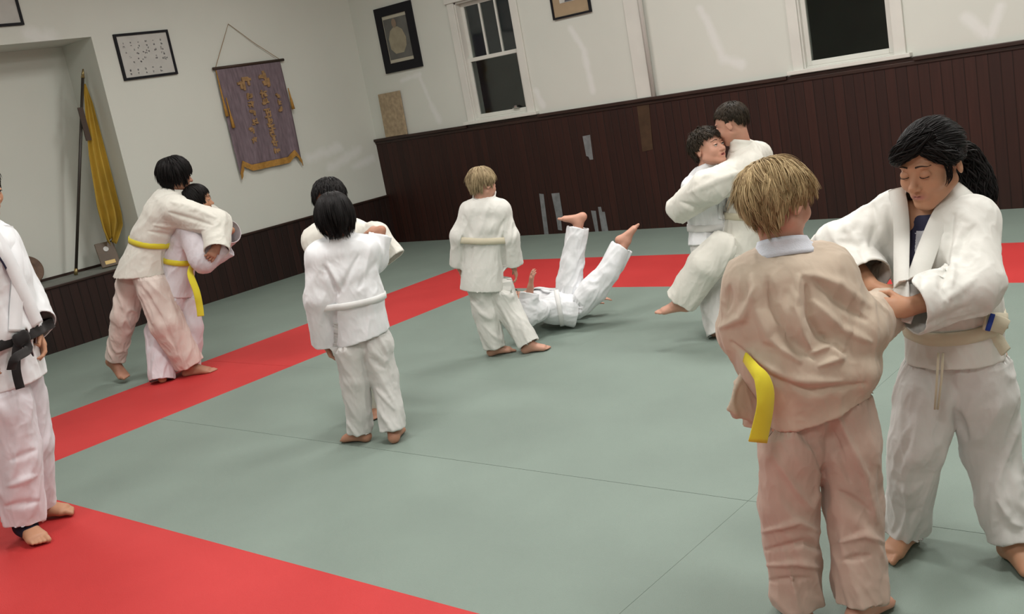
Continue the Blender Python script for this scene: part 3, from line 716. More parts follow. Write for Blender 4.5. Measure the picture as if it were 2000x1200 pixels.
def add_hand(F, wrist, d, palm, L, curl=.6, side=1, spread=.12, thumb_in=.3):
    """wrist point, finger direction, palm normal, length; side=+1 puts the thumb on d x palm"""
    d = nrm(d); pn = perp(palm, d); sd = np.cross(d, pn)*side; k = .006 if L > .1 else .004
    kn = wrist+d*L*.52
    F.seg(wrist, wrist+d*L*.12, (L*.155, L*.115), (L*.19, L*.11), side=sd, k=.012)
    F.seg(wrist+d*L*.10, kn-d*L*.05, (L*.19, L*.105), (L*.225, L*.095), side=sd, k=.01)
    for i, (o, ln) in enumerate(((.175, .42), (.06, .47), (-.06, .44), (-.17, .35))):
        b = kn+sd*o*L-d*L*.03-d*abs(o)*L*.08; ang = curl*(1+.12*i); fd = nrm(d+sd*o*spread*4); p = b
        for j, q in enumerate((.45, .31, .26)):
            a = ang*(.55+.75*j) if j else ang*.45
            dd = nrm(fd*math.cos(a)+pn*math.sin(a)); e = p+dd*L*ln*q
            r0 = L*(.053-.006*j); F.seg(p, e, r0, r0-L*.005, k=.0035 if j == 0 else .003); p = e
    tb = wrist+d*L*.16+sd*L*.17+pn*L*.03; t1 = tb+nrm(d*.75+sd*.75+pn*thumb_in)*L*.22; t2 = t1+nrm(d*.95+sd*.15+pn*(thumb_in+.3*curl))*L*.2
    F.seg(tb, t1, L*.075, L*.06, k=.008); F.seg(t1, t2, L*.058, L*.046, k=.003)
def add_foot(F, ankle, toe, up, L, side=1, flex=0):
    """ankle joint, toe direction, instep normal; side=+1: big toe towards toe x up"""
    t = nrm(toe); u = perp(up, t); s = np.cross(t, u)*side; h = L*.26
    heel = ankle-u*h*.62-t*L*.16; ball = ankle-u*h*.80+t*L*.50
    F.ell(heel, L*.125, k=.02); F.seg(ankle, heel+u*L*.02, L*.135, L*.12, k=.02)
    F.seg(heel, ball, (L*.12, L*.12), (L*.185, L*.075), side=s, k=.02); F.seg(ankle+t*L*.05, ball+u*L*.02, (L*.13, L*.12), (L*.16, L*.07), side=s, k=.025)
    for i, (o, ln, r) in enumerate(((.125, .22, .058), (.05, .20, .042), (-.015, .175, .040), (-.075, .15, .037), (-.135, .12, .035))):
        b = ball+s*o*L*.95-u*L*.012; td = nrm(t+s*o*.3+u*flex); m = b+td*L*ln*.55
        F.seg(b-t*L*.04, m, L*r, L*r*.92, k=.004); F.seg(m, m+nrm(td-u*.35)*L*ln*.42, L*r*.95, L*r*.85, k=.003)

# ------------------------------------------------------------------ hair
def seg_dist(P, A, B, t1=1.0):
    d = B-A; t = np.clip((P-A)@d/(d@d), 0, t1); return np.linalg.norm(P-(A+t[:, None]*d), axis=1), t
def tuck(P, mask, bv, gap, far=1.0):
    """draw the masked points back under the garment's surface"""
    for i in np.nonzero(mask)[0]:
        co, n_, _, dist = bv.find_nearest(Vector(P[i]), .12)
        if co is None: continue
        co = np.array(co); n_ = np.array(n_); s_ = (P[i]-co)@n_
        if -gap < s_ < far: P[i] = co-n_*gap
    return P
def hair_region(dv, hl=0, ear=True):
    t = np.clip((dv[:, 1]+.5)/1.25, 0, 1); t = t*t*(3-2*t)
    r_ = dv[:, 2] > -.50+hl+(.98-hl)*t
    return r_ & ~(ear & (np.abs(dv[:, 0]) > .74) & (dv[:, 2] < -.05) & (dv[:, 1] > -.4) & (dv[:, 1] < .35))
def hair(name, C, M, H, m, style, parent, seed=1, n=900):
    """locks laid over the scalp from a whorl; style: length, lift, wave, width, fringe, part direction"""
    st = dict(length=.55, lift=.05, wave=.05, width=.035, messy=.12, whorl=(0, -.45, .9), hl=0, grav=.35, fringe=.25, cap=.035, ns=9, curl=0, clump=.35, per=9, sides=1, ear=True)
    st.update(style); rs = np.random.RandomState(seed)
    c0 = np.array([0, -.07, .13]); R0 = np.array([.345, .415, .37])
    wv = nrm(st['whorl']); dv = rs.normal(size=(n*4, 3)); dv /= np.linalg.norm(dv, axis=1)[:, None]
    dv = dv[hair_region(dv, st['hl'], st['ear'])][:n]; VP, VF, VR = [], [], []; off = 0
    # under-cap
    nu, nv = 48, 32; th = np.linspace(0, np.pi, nv+1); ph = np.linspace(0, 2*np.pi, nu, endpoint=False)
    g = np.array([[math.sin(t)*math.cos(p), math.sin(t)*math.sin(p), math.cos(t)] for t in th for p in ph])
    keep = hair_region(g, st['hl']+.0, st['ear']); gp = c0+g*(R0+st['cap']*(.6+.4*pnoise(g*3+seed)[:, None]+.3))
    for j in range(nv):
        for i in range(nu):
            q = [j*nu+i, (j+1)*nu+i, (j+1)*nu+(i+1) % nu, j*nu+(i+1) % nu]
            if keep[q].sum() >= 3: VF.append(q)
    VP.append(gp); VR.append(np.full(len(gp), .12)); off = len(gp)
    K = 4; n_ = len(dv); NS = st['ns']
    SV = rs.normal(size=(n_, 3)); lift = st['lift']*rs.uniform(.3, 1.25, n_)[:, None]
    ln = st['length']*rs.uniform(.7, 1.15, n_); front = (dv[:, 1] > .35) & (dv[:, 2] > .2); ln = np.where(front, ln*st['fringe']/.4, ln); ln = ln*(1-(1-st['sides'])*np.clip(np.abs(dv[:, 0])*1.6-.5, 0, 1)); stp = (ln/NS)[:, None]
    wob = np.stack([pnoise(dv*2.3+9+seed), pnoise(dv*2.3+19+seed), pnoise(dv*2.3+29+seed)], 1); clv = pnoise(dv*3.2+seed)
    p = c0+dv*(R0+st['cap']*.5); prev = None; Ls = []
    un = lambda v: v/(np.linalg.norm(v, axis=1)[:, None]+1e-9)
    for k in range(NS+1):
        Ls.append(p.copy()); nn = un((p-c0)/R0**2)
        tg = un(p-c0)-wv*.98; tg = un(tg-nn*(tg*nn).sum(1)[:, None])
        d = tg+np.array([0, 0, -1])*st['grav']*(.5+k/NS)+wob*st['wave']*6+SV*st['messy']*.5+nn*(lift*2.2*(k/NS)**.7)
        if st['curl']: d = d+st['curl']*np.stack([np.sin(k*1.9+SV[:, 0]*3), np.cos(k*1.9+SV[:, 0]*3), np.sin(k*1.3+SV[:, 1]*3)], 1)
        d = un(d)
        if prev is not None: d = un(d*.55+prev*.45)
        prev = d; p = p+d*stp
        r = np.linalg.norm((p-c0)/(R0+st['cap']+lift*.5*min(1, k/3)), axis=1)[:, None]; p = np.where(r < 1, c0+(p-c0)/np.maximum(r, .3), p)
        lo_ = p[:, 2] < -.12; rr = np.linalg.norm(p[:, :2]-[0, -.02], axis=1); m_ = lo_ & (rr < .27)
        p[m_, :2] = np.array([0, -.02])+(p[m_, :2]-[0, -.02])/rr[m_, None]*.27
    Ls = np.array(Ls)                                   # step, lock, xyz
    if st['clump']:
        gi = rs.choice(n_, max(1, n_//st['per']), replace=False); near = np.argmin(((dv[:, None]-dv[gi][None])**2).sum(2), 1) 
        tt = (np.linspace(0, 1, NS+1)**1.4)[:, None, None]; gp_ = Ls[:, gi[near]]
        Ls = Ls+(gp_-Ls)*st['clump']*tt; clv = clv*.5+rs.normal(size=len(gi))[near]*.22
    T = np.gradient(Ls, axis=0); T /= np.linalg.norm(T, axis=2)[..., None]+1e-9
    Nn = (Ls-c0)/R0**2; Nn /= np.linalg.norm(Nn, axis=2)[..., None]; Sx = np.cross(T, Nn); Sx /= np.linalg.norm(Sx, axis=2)[..., None]+1e-9
    t = np.linspace(0, 1, NS+1)[:, None]; wd = (st['width']*rs.uniform(.6, 1.3, n_)[None]*np.clip(np.minimum(t*6+.4, (1-t)*2.2+.08), 0, 1))[..., None]
    ring = np.stack([Ls+Sx*wd, Ls+Nn*wd*.55, Ls-Sx*wd, Ls-Nn*wd*.4], 2).transpose(1, 0, 2, 3)   # lock, step, 4, xyz
    VP.append(ring.reshape(-1, 3)); VR.append(np.repeat(np.clip(.5+clv*.8+rs.normal(size=n_)*.16, 0, 1), (NS+1)*K))
    VF = [np.array(VF)]
    base = off+np.arange(n_)[:, None, None]*(NS+1)*K+np.arange(NS)[None, :, None]*K; i0 = base+np.arange(K)[None, None]; i1 = base+((np.arange(K)+1) % K)[None, None]
    VF.append(np.stack([i0, i1, i1+K, i0+K], -1).reshape(-1, 4)); VF = np.concatenate(VF)
    P = np.concatenate(VP)*H@M.T+C
    return make_obj(name, P, np.array(VF), [m], attrs={'rnd': np.concatenate(VR)}, parent=parent)

# ------------------------------------------------------------------ bands and belts
def ribbon(name, pts, normals, width, thick, m, parent, widths=None):
    """flat cloth band through points; normals say which way its face looks"""
    L = np.array(pts, float); N_ = np.array([nrm(v) for v in normals])
    # resample smoothly
    n = len(L); tt = np.linspace(0, n-1, max(12, (n-1)*6+1)); Q = []; NN = []; Wd = []
    for t in tt:
        i = min(int(t), n-2); f = t-i; p0, p1, p2, p3 = L[max(i-1, 0)], L[i], L[i+1], L[min(i+2, n-1)]
        Q.append(.5*((2*p1)+(-p0+p2)*f+(2*p0-5*p1+4*p2-p3)*f*f+(-p0+3*p1-3*p2+p3)*f**3)); NN.append(nrm(N_[i]*(1-f)+N_[i+1]*f))
        Wd.append(width if widths is None else widths[i]*(1-f)+widths[i+1]*f)
    Q = np.array(Q); NN = np.array(NN); T = np.gradient(Q, axis=0); T /= np.linalg.norm(T, axis=1)[:, None]+1e-9
    S = np.cross(T, NN); S /= np.linalg.norm(S, axis=1)[:, None]+1e-9; NN = np.cross(S, T); Wd = np.array(Wd)[:, None]
    sec = [(-.5, 0), (-.46, .5), (0, .62), (.46, .5), (.5, 0), (.46, -.5), (0, -.5), (-.46, -.5)]; K = len(sec)
    P = np.stack([Q+S*Wd*a+NN*thick*b for a, b in sec], 1).reshape(-1, 3); F = []
    for k in range(len(Q)-1):
        for i in range(K): F.append([k*K+i, k*K+(i+1) % K, (k+1)*K+(i+1) % K, (k+1)*K+i])
    e = (len(Q)-1)*K
    for b0 in (0, e):
        F += [[b0, b0+1, b0+2, b0+7], [b0+2, b0+3, b0+6, b0+7], [b0+3, b0+4, b0+5, b0+6]]
    return make_obj(name, P, np.array(F), [m], parent=parent)

def bvh_of(P, F): return BVHTree.FromPolygons([tuple(p) for p in P], [tuple(int(i) for i in f) for f in F])
def belt_ring(name, bvh, c, axis, m, parent, h=.038, thick=.005, rmax=.2, out=.002, side=None):
    axis = nrm(axis); a = perp(RH if side is None else side, axis); b = np.cross(axis, a); n = 72; r = []
    for k in range(n):
        an = 2*math.pi*k/n; d = a*math.cos(an)+b*math.sin(an); hit = bvh.ray_cast(Vector(c), Vector(d), rmax)
        r.append((Vector(hit[0])-Vector(c)).length if hit[0] is not None else np.nan)
    r = np.array(r); med = np.nanmedian(r); r = np.where(np.isnan(r), med, r); r = np.minimum(r, med*1.45)
    for _ in range(1): r = np.maximum(r, (np.roll(r, 1)+np.roll(r, -1))/2)
    for _ in range(4): r = (np.roll(r, 1)+2*r+np.roll(r, -1))/4
    r += out
    P = []; F = []; sec = [(0, -.5), (1, -.46), (1.2, 0), (1, .46), (0, .5), (-.3, 0)]; K = len(sec)
    for k in range(n):
        an = 2*math.pi*k/n; d = a*math.cos(an)+b*math.sin(an)
        for s0, s1 in sec: P.append(c+d*(r[k]+s0*thick)+axis*h*s1)
    for k in range(n):
        for i in range(K): F.append([k*K+i, ((k+1) % n)*K+i, ((k+1) % n)*K+(i+1) % K, k*K+(i+1) % K])
    o = make_obj(name, np.array(P), np.array(F), [m], parent=parent)
    def at_angle(v, dz=0, lift=.01):
        v = perp(v, axis); an = math.atan2(v@b, v@a) % (2*math.pi); return c+v*(r[int(an/2/math.pi*n) % n]+lift)+axis*dz, v
    return o, at_angle

def collar_band(name, bv, c, axis, lo, hi, m, parent, out=.006, thick=.007, rmax=.085, side=None, flare=.0):
    """stand-up cloth band that follows the neck"""
    axis = nrm(axis); a = perp(RH if side is None else side, axis); b = np.cross(axis, a); n = 64; LV = np.linspace(lo, hi, 5); RR = []
    for z in LV:
        o = c+axis*z; r = []
        for k in range(n):
            an = 2*math.pi*k/n; d = a*math.cos(an)+b*math.sin(an); hit = bv.ray_cast(Vector(o), Vector(d), .2)
            r.append(min(rmax, (Vector(hit[0])-Vector(o)).length) if hit[0] is not None else rmax*.7)
        r = np.array(r)
        for _ in range(6): r = (np.roll(r, 1)+2*r+np.roll(r, -1))/4
        RR.append(r)
    RR = np.array(RR); RR = np.minimum(RR, RR[2][None]*1.25+.004); P = []; F = []; K = 10
    for k in range(n):
        an = 2*math.pi*k/n; d = a*math.cos(an)+b*math.sin(an)
        for j in range(5): P.append(c+axis*LV[j]+d*(RR[j][k]+out+thick+flare*(LV[j]-lo)))
        for j in range(4, -1, -1): P.append(c+axis*(LV[j]-(.002 if j == 4 else 0))+d*(RR[j][k]+out+flare*(LV[j]-lo)))
    for k in range(n):
        for i in range(K): F.append([k*K+i, ((k+1) % n)*K+i, ((k+1) % n)*K+(i+1) % K, k*K+(i+1) % K])
    return make_obj(name, np.array(P), np.array(F), [m], parent=parent)

def garment(name, F, h, caps, m, parent, folds, strokes=(), it=2, thick=.004, seed=1, dele=None, adj=None):
    P, Q = F.mesh(h); P = smooth_mesh(P, Q, it)
    N = vnormals(P, Q); disp = np.zeros(len(P))
    for (sc, amp, axis, st, wfun) in folds:
        d = cloth_noise(P, N, sc, amp, seed, axis, st); disp += d*(wfun(P) if wfun else 1)
    P = P+N*disp[:, None]
    if strokes:
        N = vnormals(P, Q); pj_ = proj(P); facing = ((P-CAM)*N).sum(1) < 0
        dd = np.zeros(len(P))
        for line, wpx, amp in strokes:
            ln = np.array(line, float); best = np.full(len(P), 1e9); tb = np.zeros(len(P)); n_ = len(ln)-1
            for i in range(n_):
                a, b = ln[i], ln[i+1]; ab = b-a; t = np.clip(((pj_-a)@ab)/(ab@ab), 0, 1); dist = np.linalg.norm(pj_-(a+t[:, None]*ab), axis=1)
                u = dist < best; best = np.where(u, dist, best); tb = np.where(u, (i+t)/n_, tb)
            wl = wpx*(.35+.65*np.sin(np.clip(tb, 0.02, .98)*np.pi)**.7)
            dd += amp*np.exp(-(best/wl)**2)*(np.sin(np.clip(tb*.94+.03, 0, 1)*np.pi)**.5)
        P = P+N*(dd*facing)[:, None]
    if adj is not None: P = adj(P)
    P[:, 2] = np.maximum(P[:, 2], .004)
    # open the hems
    keep = np.ones(len(Q), bool); fc = P[Q].mean(1)
    fn = np.cross(P[Q[:, 2]]-P[Q[:, 0]], P[Q[:, 3]]-P[Q[:, 1]]); fn /= np.linalg.norm(fn, axis=1)[:, None]+1e-12
    for c, nn, R_ in caps:
        nn = nrm(nn); hgt = (fc-c)@nn; keep &= ~((hgt > -1.5*h-.006) & (fn@nn > .72) & (np.linalg.norm(fc-c, axis=1) < R_))
    if dele is not None: keep &= ~dele(fc, fn)
    bv = bvh_of(P, Q); Q = Q[keep]
    used = np.unique(Q); mp = np.full(len(P), -1); mp[used] = np.arange(len(used)); P2 = P[used]; Q2 = mp[Q]
    # tidy rims
    E = np.sort(np.concatenate([Q2[:, [0, 1]], Q2[:, [1, 2]], Q2[:, [2, 3]], Q2[:, [3, 0]]]), 1); key = E[:, 0].astype(np.int64)*len(P2)+E[:, 1]
    uq, ct = np.unique(key, return_counts=True); bd = uq[ct == 1]; be = np.stack([bd//len(P2), bd % len(P2)], 1)
    if len(be):
        for _ in range(8):
            S = np.zeros_like(P2); cn = np.zeros(len(P2)); np.add.at(S, be[:, 0], P2[be[:, 1]]); np.add.at(S, be[:, 1], P2[be[:, 0]]); np.add.at(cn, be[:, 0], 1); np.add.at(cn, be[:, 1], 1)
            mk = cn > 0; P2[mk] = .5*P2[mk]+.5*S[mk]/cn[mk, None]
    o = make_obj(name, P2, Q2, [m], parent=parent)
    sm = o.modifiers.new('cloth_thickness', 'SOLIDIFY'); sm.thickness = thick; sm.offset = -1
    return o, bv

# ------------------------------------------------------------------ a person in a gi
def limb(F, A, B, C, r, k=.02, side=None):
    F.seg(A, B, r[0], r[1], k=k, side=side); F.seg(B, C, r[1], r[2], k=k, side=side)

def person(S):
    """S: joints in world space and sizes; returns the body object"""
    J = S['J']; sz = S['size']; h = S.get('h', .005); H = S['H']; rs = S.get('seed', 1)
    M = head_frame(S['face'], S.get('up', UP)); C = J['head']
    shl, shr = J['shl'], J['shr']; sd = nrm(shr-shl); neck = J['neck']; pel = J['pelvis']; hl, hr = J['hipl'], J['hipr']; hs = nrm(hr-hl)
    chest = J.get('chest', neck*.62+pel*.38); waist = J.get('waist', neck*.32+pel*.68)
    # ---- body
    B = Field(); add_head(B, C, M, H, S.get('mouth', 0))
    nr = .041*sz; B.seg(C+M@(np.array([0, -.10, -.22])*H), neck, nr, nr*1.1, k=.02)
    B.seg(neck-(neck-chest)*.12, shl, .042*sz, .042*sz, k=.02); B.seg(neck-(neck-chest)*.12, shr, .042*sz, .042*sz, k=.02)
    B.seg(neck-(neck-chest)*.3, chest, (.115*sz, .075*sz), (.12*sz, .08*sz), side=sd, k=.03); B.seg(chest, waist, (.12*sz, .08*sz), (.10*sz, .075*sz), side=sd, k=.03)
    B.seg(waist, pel, (.10*sz, .075*sz), (.115*sz, .085*sz), side=hs, k=.03)
    for s in 'lr':
        B.seg(J['sh'+s], J['el'+s], .040*sz, .032*sz, k=.02); B.seg(J['el'+s], J['wr'+s], .033*sz, .0225*sz, k=.012)
        hd = S['hand'+s]
        add_hand(B, J['wr'+s], hd[0], hd[1], S['handL'], hd[2], hd[3], thumb_in=hd[4] if len(hd) > 4 else .3)
        B.seg(J['hip'+s], J['kn'+s], .062*sz, .046*sz, k=.03); B.seg(J['kn'+s], J['kn'+s]*.6+J['an'+s]*.4, .048*sz, .050*sz, k=.015); B.seg(J['kn'+s]*.6+J['an'+s]*.4, J['an'+s], .048*sz, .030*sz, k=.015)
        ft = S['foot'+s]; add_foot(B, J['an'+s], ft[0], ft[1], S['footL'], ft[2], ft[3] if len(ft) > 3 else 0)
    P, Q = B.mesh(S.get('hb', h)); P = smooth_mesh(P, Q, 1, .4)
    # toes and soles end at the mat
    if S.get('ground', True): P[:, 2] = np.maximum(P[:, 2], .0015)
    loc = (P-C)@M/H; lip = np.exp(-((loc[:, 0]/.098)**4+((loc[:, 2]+.272)/.034)**4))*(loc[:, 1] > .3)
    if S.get('mouth'): lip = np.maximum(lip, 0)
    body = make_obj('person', P, Q, [S['skin']], attrs={'lip': lip})
    body['label'] = S['label']; body['category'] = 'person'
    if S.get('group'): body['group'] = S['group']
    # ---- eyes and brows
    if S.get('eyes') is not None:
        lid = S['eyes']; hb = bvh_of(P, Q)
        for s in (-1, 1):
            ec = C+M@(np.array([s*.135, .328, .0])*H); E = Field(); E.ell(ec, .052*H); ep, eq = E.mesh(.0018)
            l = (ep-ec)@M/H; gz = S.get('gaze', (0, 0)); ax = nrm([gz[0], 1, gz[1]]); ang = (l/np.linalg.norm(l, axis=1)[:, None])@ax
            fi = (ang[eq].mean(1) > .86).astype(int)
            make_obj('eye', ep, eq, [M_EYEW, M_IRIS], mi=fi, parent=body)
            # upper lid: a shell over the eyeball, cut level with the lash line
            zl = .020-.045*lid
            U_ = Field(); U_.ell(C+M@(np.array([s*.135, .324, .004])*H), np.array([.070, .064, .060])*H, M=M, cuts=[(C+M@(np.array([0, .38, zl])*H), M@np.array([0, .2, -1.])/1.02)])
            up_, uq_ = U_.mesh(.0015); make_obj('eyelid', up_, uq_, [S['skin']], parent=body)
            L_ = Field(); L_.ell(C+M@(np.array([s*.135, .322, -.004])*H), np.array([.070, .060, .060])*H, M=M, cuts=[(C+M@(np.array([0, .38, -.030])*H), M@np.array([0, .1, 1.]))])
            up_, uq_ = L_.mesh(.0015); make_obj('eyelid', up_, uq_, [S['skin']], parent=body)
            lp = []
            for dx in np.linspace(-.060, .064, 11):
                zz = zl-.016*(dx/.06)**2*(1 if lid < .6 else -.4)
                lp.append(C+M@(np.array([s*(.135+dx), .326+.063*math.sqrt(max(0, 1-(dx/.071)**2))+.003, zz])*H))
            MB().tube(lp, S.get('lash', .0045)*H, 6).build('eyelash', M_LASH, parent=body, smooth=True)
            bp_ = []
            for t in np.linspace(0, 1, 9):
                xx = s*(.055+t*.155); zz = .115+.022*math.sin(t*2.9)-.018*t
                hit = hb.ray_cast(Vector(C+M@(np.array([xx, .9, zz])*H)), Vector(-M[:, 1]), .3)
                if hit[0] is not None: bp_.append(np.array(hit[0])+M[:, 1]*.0006)
            if len(bp_) > 3: MB().tube(bp_, .012*H, 6, .005*H).build('eyebrow', S.get('brow', M_BROW), parent=body, smooth=True)
    if S.get('teeth'):
        T_ = Field(); T_.ell(C+M@(np.array([0, .335, -.268])*H), np.array([.06, .045, .022])*H, M=M); tp, tq = T_.mesh(.002); make_obj('mouth_inside', tp, tq, [mat('mouth_red', (.16, .03, .03), .4)], parent=body)
    # ---- hair
    hair('hair', C, M, H, S['hairm'], S.get('hair', {}), body, seed=rs, n=S.get('nh', 700))
    fa = S.get('folds', 1.0)
    # ---- jacket
    G = Field(); caps = []; jw = S.get('jw', (.135, .10)); ww = S.get('ww', (.128, .10)); hw = S.get('hw', (.155, .125)); hem = J['hem']; hn = nrm(S.get('hemn', hem-waist))
    nf = S.get('nk', .10)
    G.seg(neck-(neck-chest)*nf, shl, (.062*sz, .060*sz), .066*sz, side=nrm(chest-neck), k=.05); G.seg(neck-(neck-chest)*nf, shr, (.062*sz, .060*sz), .066*sz, side=nrm(chest-neck), k=.05)
    G.seg(neck-(neck-chest)*.35, chest, (jw[0]*sz*.98, jw[1]*sz*.9), (jw[0]*sz, jw[1]*sz), side=sd, k=.05, cap=.060*sz)
    G.seg(chest, waist+(chest-waist)*.18, (jw[0]*sz, jw[1]*sz), (ww[0]*sz*S.get('blouse', 1.06), ww[1]*sz*S.get('blouse', 1.06)), side=sd, k=.03)
    G.seg(waist+(chest-waist)*.18, waist, (ww[0]*sz, ww[1]*sz), (ww[0]*sz*.97, ww[1]*sz*.97), side=hs, k=.02)
    G.seg(waist, hem+hn*.06, (ww[0]*sz, ww[1]*sz), (hw[0]*sz, hw[1]*sz), side=hs, k=.025, cuts=[(hem, hn)]); caps.append((hem, hn, max(hw)*sz*1.5))
    for e in S.get('jextra', ()): G.add(*e)
    sr = S.get('sleeve', (.072, .068, .072))
    for s in 'lr':
        shp, elb, wr = J['sh'+s], J['el'+s], J['wr'+s]; dr = nrm(wr-elb); q = S.get('scut'+s, -.02); end = wr+dr*q; rr = S.get('sleeve'+s, sr)
        G.seg(shp, elb, rr[0]*sz, rr[1]*sz, k=.035); G.seg(elb, end+dr*.05, rr[1]*sz, rr[2]*sz, k=.025, cuts=[(end, dr)]); caps.append((end, dr, rr[2]*sz*1.7))
    def wj(P_):
        d = np.minimum(np.linalg.norm(P_-J['ell'], axis=1), np.linalg.norm(P_-J['elr'], axis=1)); dw = np.linalg.norm(P_-waist, axis=1)
        return .45+.6*np.exp(-(d/.12)**2)+.5*np.exp(-(dw/.14)**2)
    ja = S.get('jaxis', nrm(neck-pel))
    jk, jb = garment('jacket', G, h, caps, S['jm'], body, [(.080*sz, .0085*sz*fa, ja+.25*sd, .28, wj), (.03*sz, .0012*sz*fa, ja, .5, None)], S.get('jstrokes', ()), seed=rs+9, dele=S.get('jdel'))
    hemc, hemv = J['hem'], nrm(S.get('hemn', J['hem']-waist))
    def under(P_):
        inside = ((P_-hemc)@hemv < .012) & (np.linalg.norm(P_-hemc, axis=1) < .36*sz)
        return tuck(P_, inside, jb, .007, .045)
    # ---- trousers
    lr = S.get('leg', (.10, .085, .078)); G = Field(); caps = []
    wst = waist*.5+pel*.5
    G.seg(wst, pel, (.108*sz, .088*sz), (.115*sz, .095*sz), side=hs, k=.03)
    for s in 'lr':
        hp, kn, an = J['hip'+s], J['kn'+s], J['an'+s]; dr = nrm(an-kn); end = an+dr*S.get('cuff'+s, .0); rr = S.get('leg'+s, lr)
        G.seg(hp+(pel-hp)*.15, hp*.6+kn*.4, rr[0]*sz*.92, rr[0]*sz*.96, k=.018)
        G.seg(hp*.6+kn*.4, kn, rr[0]*sz*.96, rr[1]*sz, k=.018)
        G.seg(kn, end+dr*.05, rr[1]*sz, rr[2]*sz, k=.015, cuts=[(end, dr)]); caps.append((end, dr, rr[2]*sz*1.6))
    def wleg(P_):
        d = np.minimum(np.linalg.norm(P_-J['knl'], axis=1), np.linalg.norm(P_-J['knr'], axis=1)); da = np.minimum(np.linalg.norm(P_-J['anl'], axis=1), np.linalg.norm(P_-J['anr'], axis=1))
        return .55+.5*np.exp(-(d/.13)**2)+.65*np.exp(-(da/.13)**2)
    legax = nrm(J['anl']+J['anr']-hl-hr)
    trs, tb = garment('trousers', G, h, caps, S['trm'], body, [(.075*sz, .0095*sz*fa, legax+.35*hs, .28, wleg), (.03*sz, .0012*sz*fa, legax, .5, None)], S.get('tstrokes', ()), seed=rs+3, adj=under)
    # the body stays under its clothes
    dT, _ = seg_dist(P, neck, pel); dA = np.minimum(*[seg_dist(P, J['sh'+q], J['el'+q])[0] for q in 'lr']); dF = np.minimum(*[seg_dist(P, J['el'+q], J['wr'+q], .75)[0] for q in 'lr'])
    fT = [seg_dist(P, J['el'+q], J['wr'+q])[1] for q in 'lr']; dH = np.minimum(*[seg_dist(P, J['hip'+q], J['kn'+q])[0] for q in 'lr'])
    dS = [seg_dist(P, J['kn'+q], J['an'+q]) for q in 'lr']; dN = np.linalg.norm(P-neck, axis=1)
    below = ((P-neck)@nrm(neck-chest) < -.03)
    mj = below & (dN > .06*sz) & ((dT < .17*sz) | (dA < .06*sz)) & (np.minimum(seg_dist(P, J['wrl'], J['wrl']+nrm(S['handl'][0])*S['handL'])[0], seg_dist(P, J['wrr'], J['wrr']+nrm(S['handr'][0])*S['handL'])[0]) > .06*sz) & (dF > .045*sz)
    if S.get('jdel') is None: P = tuck(P, mj & ((P-hemc)@hemv < 0), jb, .008)
    mt = (dH < .12*sz) & (seg_dist(P, J['anl'], J['anl']+nrm(S['footl'][0])*.15)[0] > .06) & (seg_dist(P, J['anr'], J['anr']+nrm(S['footr'][0])*.15)[0] > .06) & (np.minimum(seg_dist(P, J['ell'], J['wrl'])[0], seg_dist(P, J['elr'], J['wrr'])[0]) > .05*sz) & (np.minimum(np.linalg.norm(P-J['wrl'], axis=1), np.linalg.norm(P-J['wrr'], axis=1)) > .15*sz)
    P = tuck(P, mt & ((P-wst)@nrm(pel-waist) > .0), tb, .007)
    body.data.vertices.foreach_set('co', np.asarray(P, np.float32).ravel()); body.data.update()
    S['body'] = body; S['jk'] = jk; S['jb'] = jb; S['tb'] = tb; S['M'] = M
    # ---- collar: closed band round the neck, or lapels crossing in front
    fwd = S.get('front', perp(M[:, 1], nrm(neck-chest))); upv = nrm(neck-chest); rt = np.cross(fwd, upv)
    cr = S.get('collar', (.066, .062, .046)); pts = []; ns_ = []
    def surf(p, n_, off=.006):
        """drop a point onto the jacket from outside along n_"""
        hit = jb.ray_cast(Vector(p+n_*.25), Vector(-n_), .5)
        return np.array(hit[0])+n_*off if hit[0] is not None else p
    lp_ = S.get('lapel', True); bbv = bvh_of(P, Q); cax = nrm(upv*1.0-fwd*.0+S.get('ctilt', -fwd*.35))
    if lp_: collar_band('collar', bbv, neck+upv*S.get('clift', .014)*sz, cax, -.028*sz, .036*sz, S.get('lapm', S['jm']), jk, side=rt)
    if lp_ is True:
        for sg in (-1, 1):
            pts, ns_ = [], []
            for t in (0, .28, .52, .76, 1.0):
                p = (neck+fwd*.06*sz+rt*sg*.052*sz)*(1-t)+(waist+fwd*.1+upv*.02-rt*sg*.045*sz)*t; pts.append(surf(p, fwd, .006 if sg < 0 else .011)); ns_.append(fwd)
            ribbon('lapel', pts, ns_, .045*sz, .009, S.get('lapm', S['jm']), jk)
    # ---- belt
    if S.get('beltm'):
        bc = J.get('belt', waist); bx = nrm(S.get('beltn', neck-pel))
        bo, ang = belt_ring('belt', jb, bc, bx, S['beltm'], body, h=S.get('belth', .038), rmax=.3, side=hs, out=S.get('beltout', .001))
        S['bang'] = ang; S['bo'] = bo
        if S.get('knot', True):
            p, v = ang(fwd, 0, .014); dn = -bx; rt2 = np.cross(v, bx)
            kf = Field(); kf.seg(p-rt2*.018, p+rt2*.018, (.02, .015), (.02, .015), side=bx, k=.01); kp, kq = kf.mesh(.004); make_obj('knot', kp, kq, [S['beltm']], parent=bo)
            for sg in (-1, 1):
                q1 = p+rt2*sg*.03+dn*.02; q2 = p+rt2*sg*.06+dn*.11+v*.01; q3 = p+rt2*sg*.075+dn*.21+v*.005
                ribbon('belt_end', [p+rt2*sg*.01, q1, q2, q3], [v, v, nrm(v+rt2*sg*.3), nrm(v+rt2*sg*.3)], .036, .005, S['beltm'], bo)
    return S
